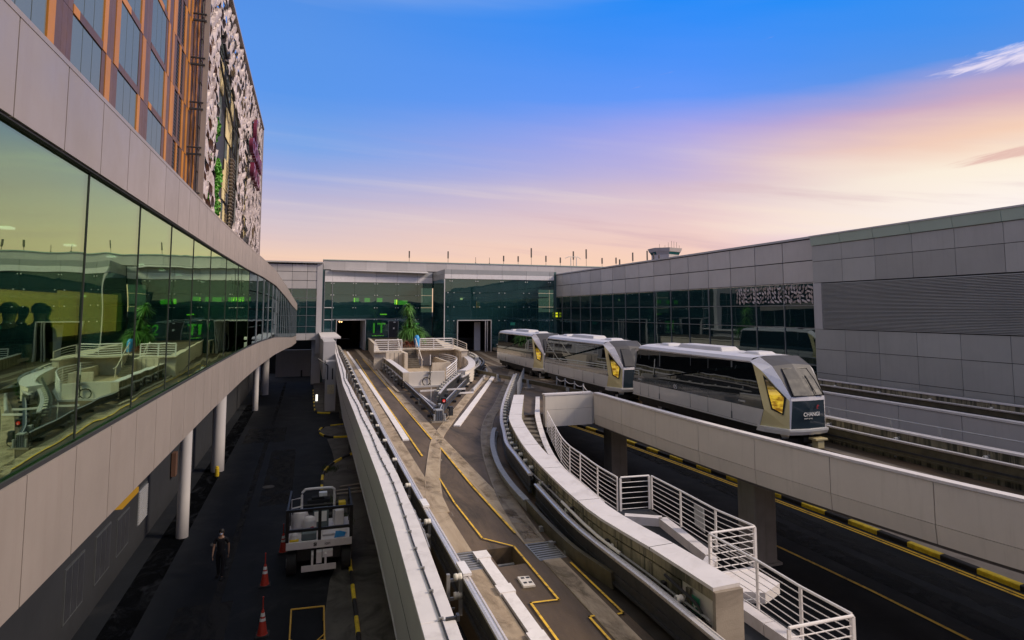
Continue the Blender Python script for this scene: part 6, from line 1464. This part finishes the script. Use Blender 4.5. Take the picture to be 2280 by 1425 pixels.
# ------------------------------------------------------------ service truck (seen from behind and above)
def truck():
    t = empty('service_truck', (0, 0, 0), 'white flatbed service truck with black railings loaded with jars, bags and boxes', 'truck')
    obj('bed', MB().box(-1.15, 1.15, 0, 2.7, 1.05, 1.15), 'white_paint', t)
    obj('tail_board', MB().box(-1.2, 1.2, -.06, 0, .98, 1.26), 'white_paint', t, bevel=.01)
    obj('side_board', MB().box(-1.2, -1.15, 0, 2.7, .98, 1.26), 'white_paint', t); obj('side_board', MB().box(1.15, 1.2, 0, 2.7, .98, 1.26), 'white_paint', t)
    r = MB()
    for x in (-1.17, 0, 1.17): r.box(x - .06, x + .06, -.05, .03, 1.262, 2.45)
    for z in (1.62, 2.36): r.box(-1.17, 1.17, -.055, .025, z, z + .1)
    obj('rear_rails', r, 'black', t)
    for s in (-1, 1):
        r = MB()
        for y in (1.0, 1.9, 2.6): r.box(s * 1.17 - .04, s * 1.17 + .04, y - .04, y + .04, 1.262, 2.42)
        for z in (1.62, 1.98, 2.36): r.box(s * 1.17 - .035, s * 1.17 + .035, 0.03, 2.65, z, z + .08)
        obj('side_rails', r, 'black', t)
    obj('hoop', MB().tube(smooth_path([(-.72, 2.0, 1.2), (-.72, 2.0, 2.5), (-.6, 2.0, 2.62), (.45, 2.0, 2.62), (.55, 2.0, 2.55), (.55, 2.0, 1.2)], .15), .05, 7), 'rail_white', t)
    obj('front_rail', MB().tube([(-1.13, 2.0, 1.9), (-.75, 2.0, 1.95)], .03, 5).tube([(-1.13, 2.0, 1.4), (-1.13, 2.0, 2.25), (-.75, 2.0, 2.3)], .03, 5), 'rail_white', t)
    obj('cab', MB().box(-1.0, 1.0, 2.8, 4.0, .7, 1.3).box(-.9, .9, 3.3, 3.38, 1.3, 1.6), 'black', t, bevel=.05)
    obj('chassis', MB().box(-.8, .8, .1, 4.0, .5, 1.04), 'black', t)
    obj('hitch_plate', MB().box(-.62, .62, -.45, -.2, .32, .36).box(-.62, .62, -.47, -.45, .30, .52), 'white_paint', t)
    obj('hitch_bracket', MB().box(-.28, -.2, -.4, .1, .36, .85).box(.2, .28, -.4, .1, .36, .85).box(-.1, .1, -.3, 0, .5, .9).box(.12, .5, -.25, 0, .68, .9), 'white_paint', t)
    for x in (-1.0, 1.0):
        for y in (.25, 3.2):
            w = obj('wheel', MB().cyl((x - .17, y, .42), .42, .34, 'x', 18), 'rubber', t, smooth=True); obj('hub', MB().cyl((x - .19 if x < 0 else x + .16, y, .42), .17, .03, 'x', 10), 'pipe_grey', w)
    text('lettering', 'Si', .17, 'black', t, (-.15, -.075, 1.12), (1, 0, 0), (0, 0, 1), .004, bold=.006); text('lettering', 'ion', .17, 'black', t, (.3, -.075, 1.12), (1, 0, 0), (0, 0, 1), .004)
    return t
tr = truck(); tr.location = (.62, 24.8, RZ); tr.rotation_euler.z = R(-1.5)
TL = Vector((.62, 24.8, RZ))
def ld(name, mb, mat, label, cat, **k):
    mb.v = [(p[0] + TL.x, p[1] + TL.y, p[2] + TL.z) for p in mb.v]; o = obj(name, mb, mat, **k); return tag(o, label, cat)
ld('water_jug', MB().lathe([(.28, 0), (.34, .1), (.34, .55), (.25, .72), (.1, .78)], (-.72, 1.6, 1.16), 14), 'white_paint', 'large white rounded jug on the left side of the service truck bed', 'jug', smooth=True)
ld('water_jug', MB().lathe([(.22, 0), (.26, .1), (.26, .5), (.18, .62), (.08, .66)], (-.36, 1.1, 1.16), 14), 'white_paint', 'smaller white jug next to the large one on the truck bed', 'jug', smooth=True)
ld('crate', MB().box(-.22, .38, 1.5, 1.95, 1.16, 1.9), 'teal_bin', 'tall grey green bin with white notices in the middle of the truck bed', 'bin', bevel=.03)
ld('notice_sheet', MB().box(-.18, .30, 1.46, 1.495, 1.45, 1.84), 'white_band', 'white printed notice on the grey green bin', 'notice')
ld('white_box', MB().box(.62, .98, 1.5, 2.0, 1.16, 1.8), 'white_paint', 'white box on the right side of the truck bed', 'box', bevel=.02)
ld('yellow_box', MB().box(.80, 1.08, 2.05, 2.4, 1.7, 1.95), 'kerb_yellow', 'yellow case on top of the stack at the right of the truck', 'case', bevel=.01)
ld('tool_tray', MB().box(-.45, .45, 2.05, 2.4, 2.0, 2.15).box(-.3, .2, 2.1, 2.35, 2.16, 2.25), 'dark_metal_wall', 'dark tool tray hung high behind the white hoop of the truck', 'tray', bevel=.02)
ld('paper_box', MB().box(0, .32, 2.1, 2.35, 2.26, 2.40), 'white_band', 'white paper box on the high tool tray of the truck', 'box')
ld('plastic_bag', MB().lathe([(.16, 0), (.2, .12), (.14, .26), (.03, .36)], (-.92, .35, 1.16), 9), 'white_band', 'white plastic bag in the rear left corner of the truck bed', 'bag')
ld('yellow_gloves', MB().box(-1.08, -.75, .12, .3, 1.16, 1.3), 'kerb_yellow', 'yellow cloth bundle beside the white bag on the truck', 'bundle', bevel=.03)
ld('grey_tub', MB().box(-.66, -.1, .3, .75, 1.16, 1.42), 'teal_bin', 'low grey tub at the rear of the truck bed', 'tub', bevel=.03)
ld('red_bag', MB().lathe([(.16, 0), (.19, .1), (.12, .3), (.02, .42)], (-.3, .95, 1.16), 8), 'red_thing', 'red bag behind the grey tub on the truck bed', 'bag')
ld('blue_cloth', MB().add([(.55, .15, 1.2), (.95, .2, 1.22), (1.0, .45, 1.28), (.62, .5, 1.34), (.78, .3, 1.4)], [(0, 1, 4), (1, 2, 4), (2, 3, 4), (3, 0, 4)]), 'blue_thing', 'dark blue cloth in the rear right corner of the truck bed', 'cloth')
ld('flat_tray', MB().box(.12, 1.05, .6, 1.4, 1.16, 1.24), 'white_paint', 'flat white tray on the right of the truck bed', 'tray', bevel=.02)

# ------------------------------------------------------------ cones and barrier frame
def cone():
    t = empty('traffic_cone', (0, 0, 0), None, 'traffic cone', 'traffic cones on the service road')
    obj('base', MB().box(-.24, .24, -.24, .24, 0, .05), 'rubber', t, bevel=.02)
    obj('body', MB().lathe([(.19, .05), (.17, .06), (.045, .86), (.03, .88)], n=16), 'cone_red', t, smooth=True)
    for z0, z1 in ((.50, .60), (.66, .78)):
        r0 = .17 - (.125) * (z0 - .06) / .8 + .004; r1 = .17 - .125 * (z1 - .06) / .8 + .004
        obj('reflective_band', MB().lathe([(r0, z0), (r1, z1)], n=16), 'white_band', t, smooth=True)
    obj('topper', MB().lathe([(.022, .88), (.018, 1.28), (.03, 1.3), (.03, 1.33)], n=8), 'cone_red', t)
    return t
c0 = cone(); c0.location = (-1.26, 24.4, RZ); c0['label'] = 'red traffic cone with white bands standing alone left of the truck'
c0.scale = (.86, .86, .86)
c1 = copy_tree(c0); c1.location = (-1.1, 20.8, RZ); c1['label'] = 'nearest traffic cone, at the bottom edge of the picture'
c2 = copy_tree(c0); c2.location = (-.75, 27.4, RZ); c2['label'] = 'traffic cone half hidden behind the left side of the truck'
th = empty('barrier_frame', (.25, 20.6, RZ), 'low yellow tubular barrier frame on the road at the bottom edge', 'barrier')
fz_ = RZ + .45
obj('rail', MB().tube([(-.28, 21.2, fz_), (.72, 21.1, fz_)], .025, 6), 'yellow_frame', th)
obj('rail', MB().tube([(-.28, 19.0, fz_), (.68, 19.0, fz_)], .025, 6), 'yellow_frame', th)
obj('rail', MB().tube([(-.28, 21.2, fz_), (-.28, 17.0, fz_)], .025, 6), 'yellow_frame', th)
obj('rail', MB().tube([(.72, 21.1, fz_), (.66, 17.0, fz_)], .025, 6), 'yellow_frame', th)
obj('brace', MB().tube([(-.28, 19.35, fz_), (-.05, 19.0, fz_)], .02, 5).tube([(.69, 19.35, fz_), (.46, 19.0, fz_)], .02, 5), 'yellow_frame', th)
for x, y in ((-.28, 21.2), (.72, 21.1), (-.28, 19.0), (.68, 19.0)): obj('leg', MB().tube([(x, y, RZ), (x, y, fz_)], .025, 6), 'yellow_frame', th)

# ------------------------------------------------------------ people
def skin_body(name, joints, edges, mat, parent, loc, lev=2):
    me = bpy.data.meshes.new(name); me.from_pydata([j[0] for j in joints], edges, []); me.materials.append(M[mat])
    o = bpy.data.objects.new(name, me); col.objects.link(o)
    o.modifiers.new('skin', 'SKIN'); me.skin_vertices.new() if not me.skin_vertices else None
    for i, j in enumerate(joints):
        sv = me.skin_vertices[0].data[i]; sv.radius = (j[1], j[2] if len(j) > 2 else j[1]); sv.use_root = (i == 0)
    ss = o.modifiers.new('sub', 'SUBSURF'); ss.levels = lev; ss.render_levels = lev
    for m_ in (o.modifiers['skin'],): m_.use_smooth_shade = True
    dg = bpy.context.evaluated_depsgraph_get(); bpy.context.view_layer.update()
    me2 = bpy.data.meshes.new_from_object(o.evaluated_get(bpy.context.evaluated_depsgraph_get()))
    bpy.data.objects.remove(o); me2.materials.clear(); me2.materials.append(M[mat])
    for p in me2.polygons: p.use_smooth = True
    q = bpy.data.objects.new(name, me2); col.objects.link(q); q.parent = parent; q.location = (0, 0, 0); return q
def hand(c, d, s):   # five bent fingers hanging down from a wrist; c wrist, s side
    out = []; 
    for k in range(4):
        b = Vector(c) + Vector((0, (k - 1.5) * .022, -.085)); L = (.075, .085, .08, .062)[k]
        out.append([b, b + Vector((-s * .006, 0, -L * .5)), b + Vector((-s * .022, 0, -L))])
    out.append([Vector(c) + Vector((0, -.035, -.03)), Vector(c) + Vector((-s * .01, -.062, -.065)), Vector(c) + Vector((-s * .018, -.062, -.10))])
    return out
def person(name, label, shirt, trousers, hairm, loc, rot, shorts=False, mask=False, stride=.16, seated=False, lean=0.):
    t = empty(name, (0, 0, 0), label, 'person')
    # skin body: one continuous figure, pelvis rooted
    hip, kn, an = .93, .50, .08
    j = [((0, 0, .95), .13, .10), ((0, 0, 1.12), .125, .09), ((0, lean * .4, 1.32), .155, .10), ((0, lean * .6, 1.45), .10, .08), ((0, lean * .7, 1.53), .055), ((0, lean * .8 - .01, 1.60), .07, .08), ((0, lean * .8 - .015, 1.68), .082, .095), ((0, lean * .8, 1.74), .06, .075)]
    e = [(0, 1), (1, 2), (2, 3), (3, 4), (4, 5), (5, 6), (6, 7)]
    n = len(j); s0 = stride
    for s in (-1, 1):
        st_ = s0 * s; i0 = len(j)
        j += [((s * .10, 0, .88), .085), ((s * .105, -st_ * .5, .50), .058), ((s * .105, -st_ * 1.0 if st_ > 0 else -st_ * 1.1, .09), .038), ((s * .11, -st_ - .10, .035), .038, .03)]
        e += [(0, i0), (i0, i0 + 1), (i0 + 1, i0 + 2), (i0 + 2, i0 + 3)]
        i0 = len(j)
        j += [((s * .20, lean * .55, 1.41), .058), ((s * .25, .02 + st_ * .35, 1.14), .042), ((s * .26, -.03 + st_ * .55, .90), .030), ((s * .26, -.035 + st_ * .6, .83), .036, .018)]
        e += [(3, i0), (i0, i0 + 1), (i0 + 1, i0 + 2), (i0 + 2, i0 + 3)]
    b = skin_body('body', j, e, 'skin', t, loc)
    for s in (-1, 1):
        c = (s * .26, -.03 + s * s0 * .55, .87); fm = MB()
        for ch in hand(c, None, s): fm.tube(ch, .009, 6, .006)
        obj('fingers', fm, 'skin', t, smooth=True)
    # face: nose, ears, eyes
    hy = lean * .8 - .015
    obj('face_features', MB().add([(-.012, hy - .098, 1.655), (.012, hy - .098, 1.655), (0, hy - .12, 1.655), (0, hy - .097, 1.70)], [(0, 2, 3), (2, 1, 3), (1, 0, 3), (0, 1, 2)]).lathe([(.0, -.025), (.012, 0), (0, .025)], (-.083, hy, 1.67), 6).lathe([(0, -.025), (.012, 0), (0, .025)], (.083, hy, 1.67), 6), 'skin', t)
    obj('eyes', MB().lathe([(0, -.008), (.010, 0), (0, .008)], (-.03, hy - .09, 1.695), 6).lathe([(0, -.008), (.010, 0), (0, .008)], (.03, hy - .09, 1.695), 6), 'hair', t)
    hm = MB()
    hm.lathe([(.088, -.03), (.097, .02), (.092, .06), (.06, .10), (.0, .115)], (0, hy + .012, 1.68), 14); obj('hair', hm, hairm, t, smooth=True)
    if mask: obj('mask', MB().add([(-.065, hy - .085, 1.675), (.065, hy - .085, 1.675), (.05, hy - .09, 1.61), (-.05, hy - .09, 1.61), (0, hy - .13, 1.665), (0, hy - .12, 1.615)], [(0, 3, 5, 4), (4, 5, 2, 1)]), 'blue_cloth_mask', t)
    # clothes as slightly larger skins
    k = .016
    tj = [((0, 0, .84), .15 + k, .12 + k), ((0, 0, 1.12), .13 + k, .095 + k), ((0, lean * .4, 1.32), .16 + k, .105 + k), ((0, lean * .6, 1.45), .10 + k, .085)]
    te = [(0, 1), (1, 2), (2, 3)]
    for s in (-1, 1):
        i0 = len(tj); st_ = s0 * s
        tj += [((s * .20, lean * .55, 1.41), .068), ((s * .235, .01 + st_ * .2, 1.24), .062)]; te += [(3, i0), (i0, i0 + 1)]
    skin_body('shirt', tj, te, shirt, t, loc)
    pj = [((0, 0, 1.12), .14, .105), ((0, 0, .92), .155, .125)]; pe = [(0, 1)]
    for s in (-1, 1):
        i0 = len(pj); st_ = s0 * s
        pj += [((s * .10, 0, .86), .10), ((s * .105, -st_ * .5, .52), .078 if not shorts else .10)]; pe += [(1, i0), (i0, i0 + 1)]
        if not shorts: pj += [((s * .105, -st_ * 1.0, .10), .06)]; pe += [(i0 + 1, i0 + 2)]
    skin_body('trousers', pj, pe, trousers, t, loc)
    sm = MB()
    for s in (-1, 1):
        st_ = s0 * s; y = -st_ * (1.0 if st_ > 0 else 1.1); sm.add([(s * .11 - .045, y - .21, .0), (s * .11 + .045, y - .21, .0), (s * .11 + .045, y + .07, 0), (s * .11 - .045, y + .07, 0), (s * .11 - .035, y - .20, .075), (s * .11 + .035, y - .20, .075), (s * .11 + .045, y + .07, .13), (s * .11 - .045, y + .07, .13)], [(0, 3, 2, 1), (4, 5, 6, 7), (0, 1, 5, 4), (1, 2, 6, 5), (2, 3, 7, 6), (3, 0, 4, 7)])
    obj('shoes', sm, 'rubber', t)
    t.location = loc; t.rotation_euler.z = rot; return t
pbr('blue_cloth_mask', (.45, .55, .75), .8)
person('person', 'person in black shirt, black trousers and a pale face mask walking on the service road', 'cloth_black', 'cloth_black', 'hair', (-2.89, 25.6, RZ), R(-8), mask=True)
FZ = 4.02
person('person', 'person in dark top and pale shorts standing behind the gallery glass at the left edge', 'cloth_black', 'khaki', 'hair', (-3.45, 9.75, FZ - .1), R(150), shorts=True, stride=.05)
person('person', 'person in black clothes behind the gallery glass at the far left edge', 'cloth_black', 'cloth_black', 'hair', (-3.5, 9.0, FZ - .1), R(170), stride=.05)
person('person', 'person in a grey shirt deeper inside the gallery near the lit wall', 'grey_shirt', 'cloth_black', 'hair', (-5.2, 15.0, FZ - .1), R(120), stride=.04)
person('person', 'dark haired person leaning beside the one in the grey shirt in the gallery', 'cloth_black', 'cloth_black', 'hair', (-5.2, 13.7, FZ - .12), R(100), stride=.04, lean=-.1)
